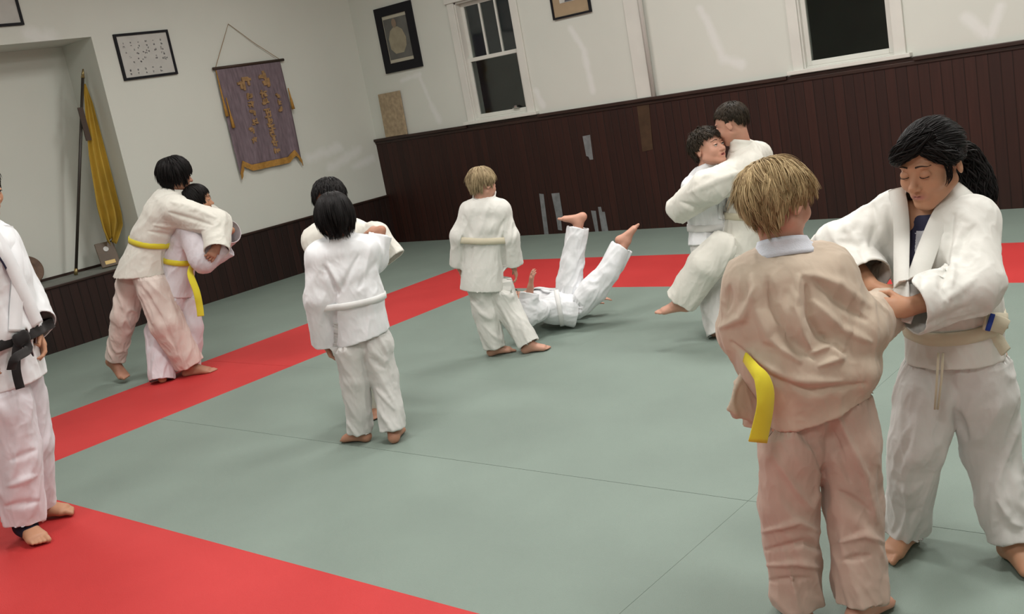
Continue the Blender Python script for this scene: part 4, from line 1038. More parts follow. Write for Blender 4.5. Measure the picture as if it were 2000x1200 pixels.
def bones(n, J):
    g = lambda a, b: round(float(np.linalg.norm(J[a]-J[b])), 3)
    print('BONES', n, 'ua', g('shl', 'ell'), g('shr', 'elr'), 'fa', g('ell', 'wrl'), g('elr', 'wrr'), 'th', g('hipl', 'knl'), g('hipr', 'knr'), 'sh', g('knl', 'anl'), g('knr', 'anr'), 'spine', g('neck', 'pelvis'), 'shw', g('shl', 'shr'), 'hipw', g('hipl', 'hipr'), 'hd', g('head', 'neck'), 'anz', round(J['anl'][2], 3), round(J['anr'][2], 3), 'headz', round(J['head'][2], 2))

# ==================================================================== the people
G0 = on_z
PEOPLE = {}
def go(n, S):
    bones(n, S['J']); person(S); PEOPLE[n] = S; return S

# --- blond boy in the middle, back turned
A = At(1005, 688); sz = .90
J = dict(head=A(943, 360), neck=A(946, 397), shl=A(921, 414, .01), shr=A(975, 411, .01), ell=A(899, 462, -.01), elr=A(994, 464, .0), wrl=A(897, 521, .04), wrr=A(1003, 520, .04),
         pelvis=A(946, 522), hipl=A(932, 527), hipr=A(963, 524), waist=A(943, 469), hem=A(942, 566), belt=A(942, 467), knl=A(948, 610, .0), knr=A(994, 606, .0), anl=G0(966, 678, .05), anr=G0(1033, 673, .05))
go('blond', dict(J=J, size=sz, H=.19, face=D(.75, .62, -.30), front=D(.3, .95), skin=SK_FAIR, hairm=H_ASH, hair=dict(length=.42, lift=.05, width=.018, sides=.75, messy=.22, whorl=(0, -.35, .9), grav=.45), nh=1600, seed=21,
    handl=(D(.1, .1, -1), D(1, 0, 0), .5, -1), handr=(D(.1, .1, -1), D(-1, 0, 0), .5, 1), handL=.12, footl=(D(1, .1, 0), UP, 1), footr=(D(1, -.1, 0), UP, -1), footL=.165,
    jm=G_NAT, trm=G_NAT, beltm=B_CREAM, sleeve=(.066, .062, .068), leg=(.088, .08, .072), lapel='back', hw=(.150, .125), ww=(.118, .095), knot=False, scutl=-.01, scutr=-.01, beltn=D(.2, 0, 1),
    jstrokes=[([(903, 462), (904, 520)], 4, -.014), ([(982, 462), (986, 525)], 4, -.014), ([(922, 478), (916, 530)], 4, -.008), ([(955, 398), (935, 460)], 6, .006), ([(905, 420), (922, 462)], 5, -.009), ([(985, 430), (972, 462)], 5, -.012), ([(975, 490), (982, 550)], 4, -.008)],
    label='blond child with cream belt standing with back turned in mid-hall, looking down to the right'))

# --- black-haired boy, back turned, right arm raised
A = At(735, 862); sz = 1.0
J = dict(head=A(655, 424, .0), neck=A(667, 473), shl=A(628, 502, .0), shr=A(712, 490, .02), ell=A(624, 584, -.02), elr=A(731, 508, .11), wrl=A(636, 672, .04), wrr=A(745, 450, .14),
         pelvis=A(700, 630), hipl=A(682, 640), hipr=A(722, 632), waist=A(697, 588), hem=A(706, 662), belt=A(697, 586), knl=A(694, 742, .0), knr=A(750, 736, .0), anl=G0(703, 842, .055), anr=G0(769, 840, .055))
go('mid', dict(J=J, size=sz, H=.205, face=D(-.15, .95, -.35), front=D(-.05, 1), skin=SK_OLIVE, hairm=H_BLACK, hair=dict(length=.62, lift=.01, width=.020, messy=.04, whorl=(0, -.3, .95), grav=.6, cap=.065, clump=.2), nh=2600, seed=31,
    handl=(D(.2, 0, -1), D(1, .2, 0), .9, -1), handr=(D(-.8, .45, .12), D(.15, .3, -.95), .75, 1), handL=.13, footl=(D(-.9, .45, 0), UP, 1), footr=(D(.1, 1, 0), UP, -1), footL=.18,
    jm=G_WHITE, trm=G_GREYT, beltm=B_WHITE, sleeve=(.070, .066, .064), sleever=(.064, .058, .052), leg=(.084, .067, .062), lapel='back', hw=(.130, .11), ww=(.124, .095), hemn=-UP+.16*RH, scutl=.0, knot=False, belth=.03, blouse=1.12,
    jstrokes=[([(653, 560), (652, 620), (656, 668)], 5, -.018), ([(632, 520), (660, 575)], 6, -.012), ([(640, 515), (668, 570)], 6, .008), ([(700, 500), (672, 555), (655, 580)], 6, -.008), ([(735, 510), (700, 565)], 7, -.007)],
    tstrokes=[([(712, 665), (712, 720)], 5, -.012), ([(722, 700), (752, 720)], 5, -.008), ([(735, 760), (770, 800)], 5, .008)],
    label='black-haired child in white gi seen from behind, left arm hanging, right hand on partner\'s shoulder'))

# --- his partner, mostly hidden
A = At(722, 824); sz = 1.0
J = dict(head=A(645, 391), neck=A(652, 438), shr=A(618, 470, .0), shl=A(692, 455, .0), elr=A(640, 545, -.10), wrr=A(672, 520, -.24), ell=A(735, 460, -.10), wrl=A(744, 471, -.11),
         pelvis=A(674, 600), hipr=A(657, 606), hipl=A(692, 602), waist=A(668, 560), hem=A(678, 640), belt=A(668, 560), knr=A(690, 705, -.02), knl=A(712, 700, 0), anr=G0(702, 800, .055), anl=G0(727, 790, .055))
go('midpartner', dict(J=J, size=sz, H=.205, face=D(.1, -1, -.1), front=D(.1, -1), skin=SK_OLIVE, hairm=H_BLACK, hair=dict(length=.35, lift=.05, width=.020, messy=.2), nh=1600, seed=37, eyes=.3,
    handl=(D(.3, -.5, -.7), D(-.5, -.3, -.4), .8, -1), handr=(D(.3, -.6, .3), D(.8, 0, 0), .8, 1), handL=.13, footl=(D(.1, -1, 0), UP, 1), footr=(D(-.2, -1, 0), UP, -1), footL=.18,
    jm=G_CREAM, trm=G_CREAM, beltm=B_WHITE, sleeve=(.062, .058, .056), leg=(.085, .075, .06), hw=(.125, .10), ww=(.115, .09), scutl=.11,
    label='child in cream gi almost hidden behind the black-haired child, sleeve stretched to the right'))

# --- falling child, legs in the air
A = At(1115, 640); sz = .93
J = dict(head=G0(1010, 592, .14), neck=G0(1040, 596, .14), shr=A(1050, 607, -.10), shl=A(1052, 588, .14), elr=A(1028, 618, -.16), wrr=A(1036, 562, -.13), ell=A(1105, 590, .26), wrl=A(1160, 590, .18),
         pelvis=A(1122, 597, .0), hipr=A(1138, 590, -.07), hipl=A(1110, 582, .06), waist=A(1088, 602, .0), hem=A(1128, 606, .0), belt=A(1092, 600), knr=A(1188, 533, -.10), knl=A(1118, 515, .06), anr=A(1222, 471, -.08), anl=A(1131, 433, .08))
go('fall', dict(J=J, size=sz, H=.20, face=D(.5, 0, .85), up=D(-1, 0, .4), front=D(.15, .05, 1), skin=SK_FAIR, hairm=H_BROWN, hair=dict(length=.35, lift=.05, messy=.2), nh=350, seed=41, eyes=.2,
    handl=(D(1, -.1, .2), D(0, 0, -1), .4, -1), handr=(D(.3, .0, 1), D(.9, .3, 0), .25, 1), handL=.125, footl=(D(-1, .1, -.02), D(-.15, 0, -1), 1), footr=(D(.88, .0, .42), D(.5, 0, -.85), -1), footL=.17, ground=False,
    jm=G_WHITE, trm=G_WHITE, beltm=B_WHITE, sleeve=(.068, .068, .060), leg=(.095, .075, .072), hw=(.125, .12), ww=(.115, .105), beltn=D(1, 0, .0), belth=.03, hemn=D(.9, 0, -.35), cuffl=-.035, cuffr=-.04, scutr=-.03, knot=False,
    label='child in white gi falling on the mat with both bare feet high in the air'))

# --- tall brown-haired boy of the right pair
A = At(1430, 648); sz = 1.08
J = dict(head=A(1428, 241, .0), neck=A(1452, 294, .02), shl=A(1462, 328, -.10), shr=A(1478, 306, .12), ell=A(1384, 366, -.16), wrl=A(1336, 402, -.02), elr=A(1425, 385, .22), wrr=A(1365, 410, .24),
         chest=A(1466, 350, 0), pelvis=A(1450, 458), hipl=A(1440, 466, -.07), hipr=A(1464, 460, .08), waist=A(1460, 418), hem=A(1438, 492, -.02), belt=A(1460, 420), knl=A(1376, 520, -.13), knr=A(1470, 550, .06), anl=A(1329, 590, -.08), anr=G0(1474, 640, .055))
go('right', dict(J=J, size=sz, H=.21, face=D(-.82, .50, -.32), front=D(-1, .15), skin=SK_FAIR, hairm=H_BROWN, hair=dict(length=.25, lift=.015, width=.018, messy=.08, hl=.06, cap=.03, sides=.45, fringe=.3), nh=1600, seed=51, eyes=.3,
    handl=(D(-.6, .7, -.2), D(.3, .8, 0), .8, -1), handr=(D(-1, -.2, 0), D(.1, -1, 0), .8, 1), handL=.14, footl=(D(-1, 0, .05), UP, 1), footr=(D(-.9, -.3, 0), UP, -1), footL=.19,
    jm=G_CREAM, trm=G_CREAM, beltm=B_CREAM, sleeve=(.075, .085, .066), leg=(.10, .088, .080), lapel='back', hw=(.14, .12), ww=(.12, .10), hemn=-UP-.15*RH, scutl=.07, knot=False,
    jstrokes=[([(1330, 395), (1370, 410), (1430, 408)], 6, -.012), ([(1345, 378), (1400, 352), (1450, 335)], 8, .010), ([(1430, 345), (1440, 400)], 7, -.010)],
    label='tall brown-haired boy in cream gi hugging his partner at right, left foot kicking forward'))

# --- his smiling partner
J = dict(head=A(1384, 289, .02), neck=A(1377, 343, .08), shr=A(1356, 370, .0), shl=A(1402, 358, .17), elr=A(1392, 432, .02), wrr=A(1432, 418, .10), ell=A(1425, 405, .30), wrl=A(1462, 400, .24),
         pelvis=A(1382, 466, .07), hipr=A(1374, 474, .03), hipl=A(1398, 470, .14), waist=A(1380, 436, .07), hem=A(1380, 480, .05), belt=A(1381, 442, .07), knr=A(1388, 560, .05), knl=A(1428, 560, .16), anr=G0(1402, 640, .055), anl=G0(1440, 628, .055))
go('rightpartner', dict(J=J, size=1.0, H=.21, face=D(.62, -.74, .22), front=D(.7, -.7), skin=SK_FAIR, hairm=H_BROWN, sx=1, hair=dict(length=.30, sides=.6, lift=.07, width=.022, messy=.5, curl=.5, fringe=.3), nh=2200, seed=57, eyes=.12, gaze=(.2, .1), mouth=.35, teeth=True,
    handl=(D(1, -.2, .1), D(0, 1, 0), .6, -1), handr=(D(1, .1, 0), D(0, .9, 0), .6, 1), handL=.13, footl=(D(.7, -.7, 0), UP, 1), footr=(D(.5, -.9, 0), UP, -1), footL=.18,
    jm=G_WHITE, trm=G_GREYT, beltm=B_WHITE, sleeve=(.064, .062, .06), leg=(.085, .078, .064), hw=(.115, .10), ww=(.105, .085), cuffr=.045, cuffl=.04,
    label='smiling curly-haired boy in white gi held by the tall boy at right'))

# --- dark-haired boy with yellow belt, left pair
A = At(300, 742); sz = 1.2
J = dict(head=A(344, 342, 0), neck=A(338, 384, 0), shr=A(342, 410, -.12), shl=A(352, 396, .13), elr=A(424, 440, -.13), wrr=A(424, 480, -.24), ell=A(405, 428, .16), wrl=A(430, 442, -.02),
         chest=A(322, 420), pelvis=A(275, 510), hipr=A(285, 522, -.08), hipl=A(266, 520, .08), waist=A(293, 470), hem=A(272, 536), belt=A(293, 472), knr=A(326, 632, -.12), knl=A(243, 620, .05), anr=G0(372, 716, .06), anl=G0(224, 706, .155))
go('left', dict(J=J, size=sz, H=.225, face=D(.8, .52, -.25), front=D(1, .1), skin=SK_OLIVE, hairm=H_BLACK, hair=dict(length=.55, lift=.07, width=.024, messy=.12, cap=.06, grav=.5), nh=1600, seed=61, eyes=.3,
    handl=(D(.5, -.5, .5), D(.2, .4, -.8), 1.0, -1), handr=(D(-.5, -.3, -.6), D(-.4, .6, .0), .8, 1), handL=.15, footl=(D(.62, -.45, -.64), D(.5, -.35, .8), 1, .9), footr=(D(1, -.1, -.0), UP, -1), footL=.23,
    jm=G_CREAM, trm=G_PINK, beltm=B_YEL, sleeve=(.080, .080, .066), legr=(.095, .096, .080), legl=(.088, .072, .052), lapel='back', hw=(.172, .150), ww=(.122, .10), jw=(.14, .115), knot=False, beltn=D(.33, 0, 1), hemn=D(-.1, 0, -1), scutr=.045, scutl=-.03, cuffl=-.02, cuffr=-.02, blouse=1.1, folds=1.1,
    jstrokes=[([(335, 395), (375, 405), (420, 425)], 6, .012), ([(330, 415), (380, 430), (415, 440)], 5, -.012), ([(300, 440), (350, 446), (400, 448)], 5, .010), ([(290, 452), (340, 462), (372, 455)], 5, -.010), ([(318, 490), (322, 530)], 4, -.012)],
    tstrokes=[([(285, 545), (330, 590), (352, 640)], 7, .012), ([(275, 560), (320, 630), (345, 690)], 7, -.012), ([(300, 550), (350, 600), (362, 650)], 6, -.008)],
    label='dark-haired boy with yellow belt stepping forward, arms wrapped round his partner'))
# --- held partner of the left pair
A = At(335, 742); sz = 1.08
J = dict(head=A(387, 391, .10), neck=A(378, 428, .14), shr=A(372, 450, .02), shl=A(388, 440, .28), elr=A(398, 505, -.06), wrr=A(444, 478, -.04), ell=A(425, 470, .32), wrl=A(452, 450, .18),
         pelvis=A(345, 538, .12), hipr=A(342, 548, .05), hipl=A(352, 545, .20), waist=A(352, 502, .13), hem=A(342, 575, .12), belt=A(350, 508, .12), knr=A(312, 648, .12), knl=A(370, 640, .16), anr=G0(316, 730, .055), anl=G0(366, 712, .055))
go('leftpartner', dict(J=J, size=sz, H=.205, face=D(1, .10, -.12), front=D(1, -.3), skin=SK_TAN, hairm=H_BLACK, hair=dict(length=.45, lift=.02, width=.020, messy=.05, whorl=(0, -.6, .75), fringe=.15), nh=1600, seed=67, eyes=.25,
    handl=(D(-.2, -.6, .5), D(-.6, 0, -.5), .9, -1), handr=(D(-.5, -.4, .3), D(-.3, .3, .7), .9, 1), handL=.14, footl=(D(.9, -.3, 0), UP, 1), footr=(D(-.2, 1, 0), UP, -1), footL=.19,
    jm=G_LILAC, trm=G_LILAC, beltm=B_YEL, sleeve=(.078, .085, .075), leg=(.098, .09, .078), hw=(.13, .11), ww=(.115, .09), beltn=D(.3, 0, 1), scutr=.0, cuffr=.05, cuffl=.03, knot=False,
    label='smiling dark-haired partner with yellow belt held from behind in the left pair'))
S = PEOPLE['leftpartner']; bo = S['bo']
p, v = S['bang'](D(.9, -.45), 0, .012)
ribbon('belt_end', [p, A(372, 535, -.06), A(384, 570, -.12), A(390, 600, -.12), A(392, 618, -.12)], [v, D(.5, -.8), D(.3, -.9), D(.3, -.9), D(.3, -.9)], .045, .006, B_YEL, bo)

# --- teacher at the left edge
A = At(60, 1040); sz = 1.32
J = dict(head=A(-44, 372), neck=A(-36, 450), shr=A(-50, 492, -.16), shl=A(-8, 482, .16), elr=A(-75, 610, -.2), wrr=A(-50, 700, -.16), ell=A(30, 580, .16), wrl=A(66, 640, .06),
         chest=A(-14, 545), pelvis=A(10, 715), hipr=A(-5, 735, -.09), hipl=A(30, 730, .09), waist=A(8, 652), hem=A(14, 752), belt=A(10, 664), knr=A(30, 880, -.08), knl=A(55, 868, .1), anr=G0(48, 1022, .075), anl=G0(72, 985, .075))
go('teacher', dict(J=J, size=sz, H=.235, face=D(.9, -.35, -.2), front=D(.85, -.5), skin=SK_TAN, hairm=H_BLACK, hair=dict(length=.4, lift=.05, messy=.2), nh=350, seed=71, eyes=.2,
    handl=(D(.25, -.2, -1), D(-.6, -.6, 0), .7, -1), handr=(D(.2, 0, -1), D(.3, .5, 0), .6, 1), handL=.185, footl=(D(1, -.05, 0), UP, 1), footr=(D(.68, -.72, 0), UP, -1), footL=.235,
    jm=G_WHITE, trm=G_LILAC, beltm=B_BLACK, belth=.045, sleeve=(.08, .085, .075), leg=(.088, .076, .066), hw=(.142, .12), ww=(.118, .098), jw=(.13, .11), hemn=D(.05, 0, -1), scutl=-.0, blouse=1.2,
    cuffr=-.01, beltn=D(-.1, 0, 1), knot=False,
    tstrokes=[([(15, 950), (70, 930)], 8, .010), ([(10, 990), (75, 980)], 8, -.010), ([(20, 900), (70, 880)], 8, -.008)],
    label='adult with black belt and dark ankle brace standing at the left edge'))
S = PEOPLE['teacher']; bo = S['bo']; body = S['body']
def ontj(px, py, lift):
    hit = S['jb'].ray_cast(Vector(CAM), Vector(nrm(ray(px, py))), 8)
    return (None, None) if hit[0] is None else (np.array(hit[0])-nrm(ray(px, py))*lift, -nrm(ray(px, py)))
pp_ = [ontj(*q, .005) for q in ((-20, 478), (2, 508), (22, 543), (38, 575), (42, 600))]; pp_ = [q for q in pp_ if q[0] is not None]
if len(pp_) > 2: ribbon('dark_line', [q[0] for q in pp_], [q[1] for q in pp_], .008, .004, M_NAVY, S['jk'])  # thin dark ribbon laid along the jacket's front edge
p, v = S['bang'](D(.72, -.69), 0, .018)
kf = Field(); sdv = nrm(np.cross(v, UP)); kf.seg(p-sdv*.02, p+sdv*.02, (.026, .016), (.026, .016), side=UP, k=.01); kf.seg(p-sdv*.014+UP*.02, p+sdv*.014-UP*.02, .014, .014, k=.01); kp, kq = kf.mesh(.005); make_obj('knot', kp, kq, [B_BLACK], parent=bo)
ribbon('belt_end', [p, p-UP*.05-sdv*.01+v*.015, A(30, 700, -.27), A(22, 722, -.27)], [v, v, v, v], .038, .006, B_BLACK, bo)
ribbon('belt_end', [p, p-UP*.04+sdv*.03, p-UP*.12+sdv*.055, p-UP*.2+sdv*.06], [v, v, v, v], .038, .006, B_BLACK, bo)
a, vv = S['jb'].ray_cast(Vector(A(9, 712, -.6)), Vector(tuple(HH)), 1.2)[:2]
if a is not None:
    a = np.array(a); vv = nrm(vv); vv = vv if vv@HH < 0 else -vv; s_ = perp(RH, vv)
    lb = ribbon('brand_label', [a-s_*.045+vv*.004, a+vv*.006, a+s_*.045+vv*.004], [vv]*3, .034, .003, M_LABEL, S['jk'])
    for q in (-1, 0, 1): ribbon('label_print', [a+s_*(.014*q-.01)+vv*.0085-UP*.008, a+s_*(.014*q+.0)+vv*.0085+UP*.008], [vv, vv], .007, .001, M_LABELY, lb)
F_ = Field(); J = S['J']; ft = S['footr']; u = perp(ft[1], nrm(ft[0])); t = nrm(ft[0]); L = .235
F_.seg(J['anr']+UP*.05, J['anr']-UP*.01, .052, .05, k=.02); F_.ell(J['anr']-u*L*.26*.62-t*L*.16+u*.004, .038, k=.02); F_.seg(J['anr']-UP*.01-t*.01, J['anr']-u*.03+t*.05, .045, .040, k=.02)
kp, kq = F_.mesh(.005); kp[:, 2] = np.maximum(kp[:, 2], .001); make_obj('ankle_brace', kp, kq, [M_BRACE], parent=body)

# --- blond boy in the foreground, back turned
A = At(1640, 1205); sz = 1.0
J = dict(head=A(1519, 394, .0), neck=A(1531, 496, .0), shl=A(1476, 553, .0), shr=A(1604, 540, .0), ell=A(1455, 645, .05), wrl=A(1482, 602, .26), elr=A(1672, 642, -.02), wrr=A(1742, 600, .15),
         chest=A(1545, 610), pelvis=A(1598, 778), hipl=A(1549, 800), hipr=A(1650, 790), waist=A(1580, 748), hem=A(1592, 800), belt=A(1576, 752), knl=A(1539, 985, .01), knr=A(1665, 980, .0), anl=G0(1558, 1180, .06), anr=G0(1682, 1178, .06))
def fgx(P_): return 1
go('front', dict(J=J, size=sz, H=.205, h=.004, face=D(.80, .52, -.22), front=D(.1, 1), skin=SK_FAIR, hairm=H_BLOND, beltout=-.026, nk=.30, clift=-.03, seed=83, nh=5900, trm=G_TANT, jm=G_TAN,
    hair=dict(length=.50, lift=.07, width=.0078, messy=.32, whorl=(-.30, -.25, .90), grav=.28, wave=.11, cap=.03, ns=12, fringe=.35, clump=.75, per=14, sides=.62),
    handl=(D(.4, .8, .1), D(.5, -.2, 0), .8, -1), handr=(D(.5, .85, .1), D(-.2, .2, -1), .8, 1), handL=.13, footl=(D(-.05, 1, 0), UP, 1), footr=(D(.75, .6, 0), UP, -1), footL=.185,
    beltm=B_YEL, belth=.036, sleevel=(.072, .066, .058), sleever=(.080, .074, .058), leg=(.088, .074, .068), lapel='back', collar=(.072, .062, .0), hw=(.135, .115), ww=(.118, .10), jw=(.150, .115), hemn=-UP+.25*RH, blouse=1.22, knot=False,
    scutr=.01, scutl=-.02, cuffl=.0, cuffr=-.005, folds=1.0,
    jextra=[(Seg(A(1500, 700, .0), A(1665, 712, .0), (.075, .105), (.065, .105), side=UP), .06), (Seg(A(1464, 600, .02), A(1444, 648, .03), .062, .042), .05), (Seg(A(1446, 646, .02), A(1412, 641, .02), .042, .012), .03)],
    jstrokes=[([(1470, 540), (1478, 600), (1500, 660), (1560, 705)], 13, .014), ([(1500, 545), (1505, 600), (1540, 665), (1590, 700)], 12, -.016), ([(1560, 540), (1552, 600), (1565, 650), (1580, 680)], 11, .018),
              ([(1575, 560), (1580, 620), (1600, 655), (1650, 690)], 9, -.020), ([(1590, 545), (1640, 590), (1690, 625)], 12, -.014), ([(1570, 535), (1640, 555), (1700, 600)], 12, .010), ([(1590, 590), (1640, 640), (1700, 668)], 11, .012),
              ([(1585, 690), (1625, 672), (1640, 700), (1600, 715)], 8, .012), ([(1430, 670), (1500, 735), (1580, 765), (1690, 750)], 9, -.014), ([(1470, 700), (1540, 745), (1640, 745)], 11, .010), ([(1408, 640), (1450, 620), (1475, 560)], 10, .012), ([(1425, 560), (1420, 610)], 7, -.010)],
    tstrokes=[([(1555, 830), (1590, 880)], 8, -.014), ([(1590, 870), (1610, 930)], 7, -.01), ([(1630, 800), (1690, 930), (1712, 1020)], 9, .012), ([(1615, 815), (1660, 940)], 10, -.010), ([(1490, 1040), (1560, 1020), (1600, 1040)], 7, .010), ([(1495, 1075), (1570, 1060), (1605, 1075)], 7, -.010),
              ([(1500, 1105), (1560, 1100), (1600, 1110)], 7, .010), ([(1640, 1060), (1690, 1045), (1725, 1060)], 7, .010), ([(1645, 1095), (1700, 1085)], 7, -.009), ([(1500, 1135), (1580, 1130)], 6, -.008), ([(1640, 960), (1700, 1000)], 8, -.008)],
    label='blond child with yellow belt in the foreground, back turned, loose unbleached gi'))
S = PEOPLE['front']; body = S['body']
# soft inner collar of the shirt and rolled jacket neck
def ring(name, c, ax, rx, ry, rad, m, parent, side, tall=1.0):
    P = []; F = []; n = 56; K = 10; ax = nrm(ax); a = perp(side, ax); b = np.cross(ax, a)
    for k in range(n):
        t = 2*math.pi*k/n; e = a*math.cos(t)*rx+b*math.sin(t)*ry; d = nrm(e)
        for i in range(K):
            u = 2*math.pi*i/K; P.append(c+e+d*math.cos(u)*rad*.45+ax*math.sin(u)*rad*tall)
    for k in range(n):
        for i in range(K): F.append([k*K+i, ((k+1) % n)*K+i, ((k+1) % n)*K+(i+1) % K, k*K+(i+1) % K])
    return make_obj(name, np.array(P), np.array(F), [m], parent=parent)
nk = J['neck']; nax = D(-.05, .25, 1)
bb_ = BVHTree.FromObject(body, bpy.context.evaluated_depsgraph_get()); collar_band('shirt_collar', bb_, nk, D(.05, .30, 1), -.01, .036, M_SHIRT, body, out=.003, thick=.005)
# belt tail hanging at the left
ribbon('belt_end', [A(1455, 698, -.06), A(1474, 722, -.11), A(1490, 745, -.135), A(1495, 790, -.14), A(1480, 864, -.135)], [D(-.7, -.7), D(-.5, -.9, .3), D(-.2, -1, .2), D(.35, -1), D(.1, -1)], .046, .006, B_YEL, S['bo'], widths=[.028, .030, .040, .050, .050])
# jacket flap swinging at the left hip
Fp = Field(); Fp.seg(A(1478, 742, .02), A(1450, 812, .0), (.055, .012), (.06, .012), side=D(1, .5, 0), k=.02); Fp.seg(A(1465, 745, .04), A(1478, 830, .02), (.04, .010), (.04, .010), side=D(1, -.5, 0), k=.02)
kp, kq = Fp.mesh(.004); kn_ = vnormals(kp, kq); kp += kn_*cloth_noise(kp, kn_, .06, .008, 4)[:, None]; make_obj('jacket_flap', kp, kq, [G_TAN], parent=S['jk'])

# --- girl with ponytail
A = At(1870, 1085); sz = 1.04
J = dict(head=A(1816, 320, .0), neck=A(1826, 418, .05), shr=A(1756, 424, .10), shl=A(1893, 436, -.02), elr=A(1640, 492, .12), wrr=A(1704, 564, -.04), ell=A(1902, 560, -.16), wrl=A(1776, 600, -.20),
         chest=A(1832, 500, .02), pelvis=A(1870, 685), hipr=A(1828, 700, .04), hipl=A(1912, 700, -.04), waist=A(1862, 615), hem=A(1862, 700), belt=A(1866, 628), knr=A(1793, 870, .0), knl=A(1934, 880, -.02), anr=G0(1770, 1032, .058), anl=G0(1978, 1062, .058))
vpoly = [(1778, 385), (1800, 420), (1783, 492), (1775, 560), (1770, 575), (1768, 540), (1770, 480), (1766, 400)]
vpoly = np.array([(1770, 372), (1795, 380), (1838, 378), (1850, 388), (1815, 455), (1785, 540), (1772, 562), (1765, 520), (1765, 440)], float)
def in_poly(Q, poly):
    x, y = Q[:, 0], Q[:, 1]; ins = np.zeros(len(Q), bool); n = len(poly)
    for i in range(n):
        x0, y0 = poly[i]; x1, y1 = poly[(i+1) % n]
        c = ((y0 > y) != (y1 > y)) & (x < (x1-x0)*(y-y0)/(y1-y0+1e-9)+x0); ins ^= c
    return ins
fr = D(-.42, -.88, -.2)
def vdel(fc, fn): return in_poly(proj(fc), vpoly) & (fn@D(-.3, -.9, .3) > -.1)
go('girl', dict(J=J, size=sz, H=.215, h=.004, face=D(-.80, -.57, -.24), front=D(-.38, -.92), skin=SK_TAN, hairm=H_BLACK, seed=91, hb=.003, nh=3000, eyes=.92, gaze=(0, -.5), trm=G_GREYT, jm=G_NAT,
    hair=dict(length=.42, lift=.0, width=.011, messy=.04, whorl=(.12, 1.0, .42), grav=.0, cap=.035, fringe=.4, wave=.02, hl=-.12, ear=False, ns=12, clump=.4),
    handr=(D(.85, -.45, -.1), D(-.1, -.2, -1), .75, 1), handl=(D(-1, .22, .06), D(.15, .85, -.4), .65, -1), handL=.135, footr=(D(-.75, -.65, 0), UP, -1), footl=(D(.05, -1, 0), UP, 1), footL=.185,
    beltm=B_CREAM, sleeve=(.070, .076, .070), sleevel=(.066, .068, .072), leg=(.090, .072, .062), lapel=False, hw=(.135, .115), ww=(.118, .095), jw=(.13, .10), blouse=1.08, knot=False, jdel=vdel, belth=.040,
    scutl=.0, scutr=-.03, cuffr=.0, cuffl=-.01, hemn=-UP, beltn=D(-.12, -.1, 1),
    jstrokes=[([(1862, 420), (1850, 500), (1840, 560), (1850, 585)], 9, -.014), ([(1880, 440), (1862, 500), (1858, 560)], 10, .010), ([(1905, 440), (1880, 470), (1865, 520)], 9, -.008), ([(1840, 590), (1875, 566), (1905, 545)], 10, .005),
              ([(1705, 400), (1712, 440), (1700, 480)], 9, -.012), ([(1690, 400), (1660, 440), (1640, 450)], 10, .008), ([(1640, 470), (1680, 480), (1690, 510)], 8, -.010), ([(1800, 640), (1850, 620), (1890, 600)], 9, -.008), ([(1735, 410), (1745, 470), (1745, 520)], 9, -.008), ([(1808, 470), (1800, 560)], 9, -.008)],
    tstrokes=[([(1748, 945), (1775, 965), (1802, 945)], 10, .006), ([(1748, 985), (1775, 1008), (1802, 990)], 10, -.005), ([(1865, 800), (1890, 860)], 9, -.01), ([(1815, 730), (1835, 800)], 9, -.010), ([(1950, 980), (1975, 1020), (1995, 1030)], 8, .012), ([(1760, 800), (1765, 880)], 10, .008)],
    label='black-haired girl with ponytail and cream belt gripping the blond child\'s sleeve at right'))
S = PEOPLE['girl']; body = S['body']; jb = S['jb']; jk = S['jk']; C = J['head']; M = S['M']; H = .215
# navy and white shirt under the jacket
U_ = Field(); sdv = nrm(J['shr']-J['shl'])
U_.seg(J['neck']-UP*.03+D(-.4, -.9)*.014, J['chest'], (.098, .076), (.128, .092), side=sdv, k=.03); U_.seg(J['chest'], J['waist'], (.12, .086), (.10, .08), side=sdv, k=.03)
kp, kq = U_.mesh(.005); pp = proj(kp[kq].mean(1)); mi = (pp[:, 0] > 1788).astype(int)*(pp[:, 1] > 450); make_obj('undershirt', kp, kq, [M_NAVY, M_SHIRT], mi=mi, parent=body)
def onj(px, py, lift):
    hit = jb.ray_cast(Vector(CAM), Vector(nrm(ray(px, py))), 8)
    if hit[0] is None: return A(px, py, -.1), -HH
    n_ = nrm(hit[1]); n_ = n_ if n_@HH < 0 else -n_; return np.array(hit[0])+n_*lift, n_
def lapel(line, w, lift, start=()):
    pts = [p for p, n_ in start]; ns_ = [n_ for p, n_ in start]
    for px, py in line:
        p, n_ = onj(px, py, lift); pts.append(p); ns_.append(nrm(n_+D(-.3, -.9, .1)*1.5))
    for _ in range(2):
        for i in range(1, len(pts)-1): pts[i] = pts[i]*.5+(pts[i-1]+pts[i+1])*.25
    return ribbon('lapel', pts, ns_, w, .010, S['jm'], jk)
G_LAP = G_WHITE
nb = J['neck']
lapL = [(nb+D(.25, .75, .62)*.085+UP*.0, D(.1, .9, .3)), (nb+D(.9, .2, .55)*.075, D(.9, .2, .3))]
lapR = [(nb+D(.25, .75, .62)*.085+UP*.0, D(.1, .9, .3)), (nb+D(-.6, .5, .6)*.075, D(-.8, .3, .3))]
lapL = [(A(1895, 385, .12), D(.3, .9, .3)), (A(1874, 366, .06), D(.9, .2, .2)), (A(1860, 372, .01), D(.5, -.8, .1))]
lapR = []
lapel([(1752, 376), (1760, 392), (1768, 440), (1767, 500), (1765, 560), (1768, 600)], .042, .011, lapR)
lapel([(1884, 377), (1864, 386), (1845, 408), (1815, 470), (1797, 530), (1782, 580), (1768, 625)], .052, .012, [])
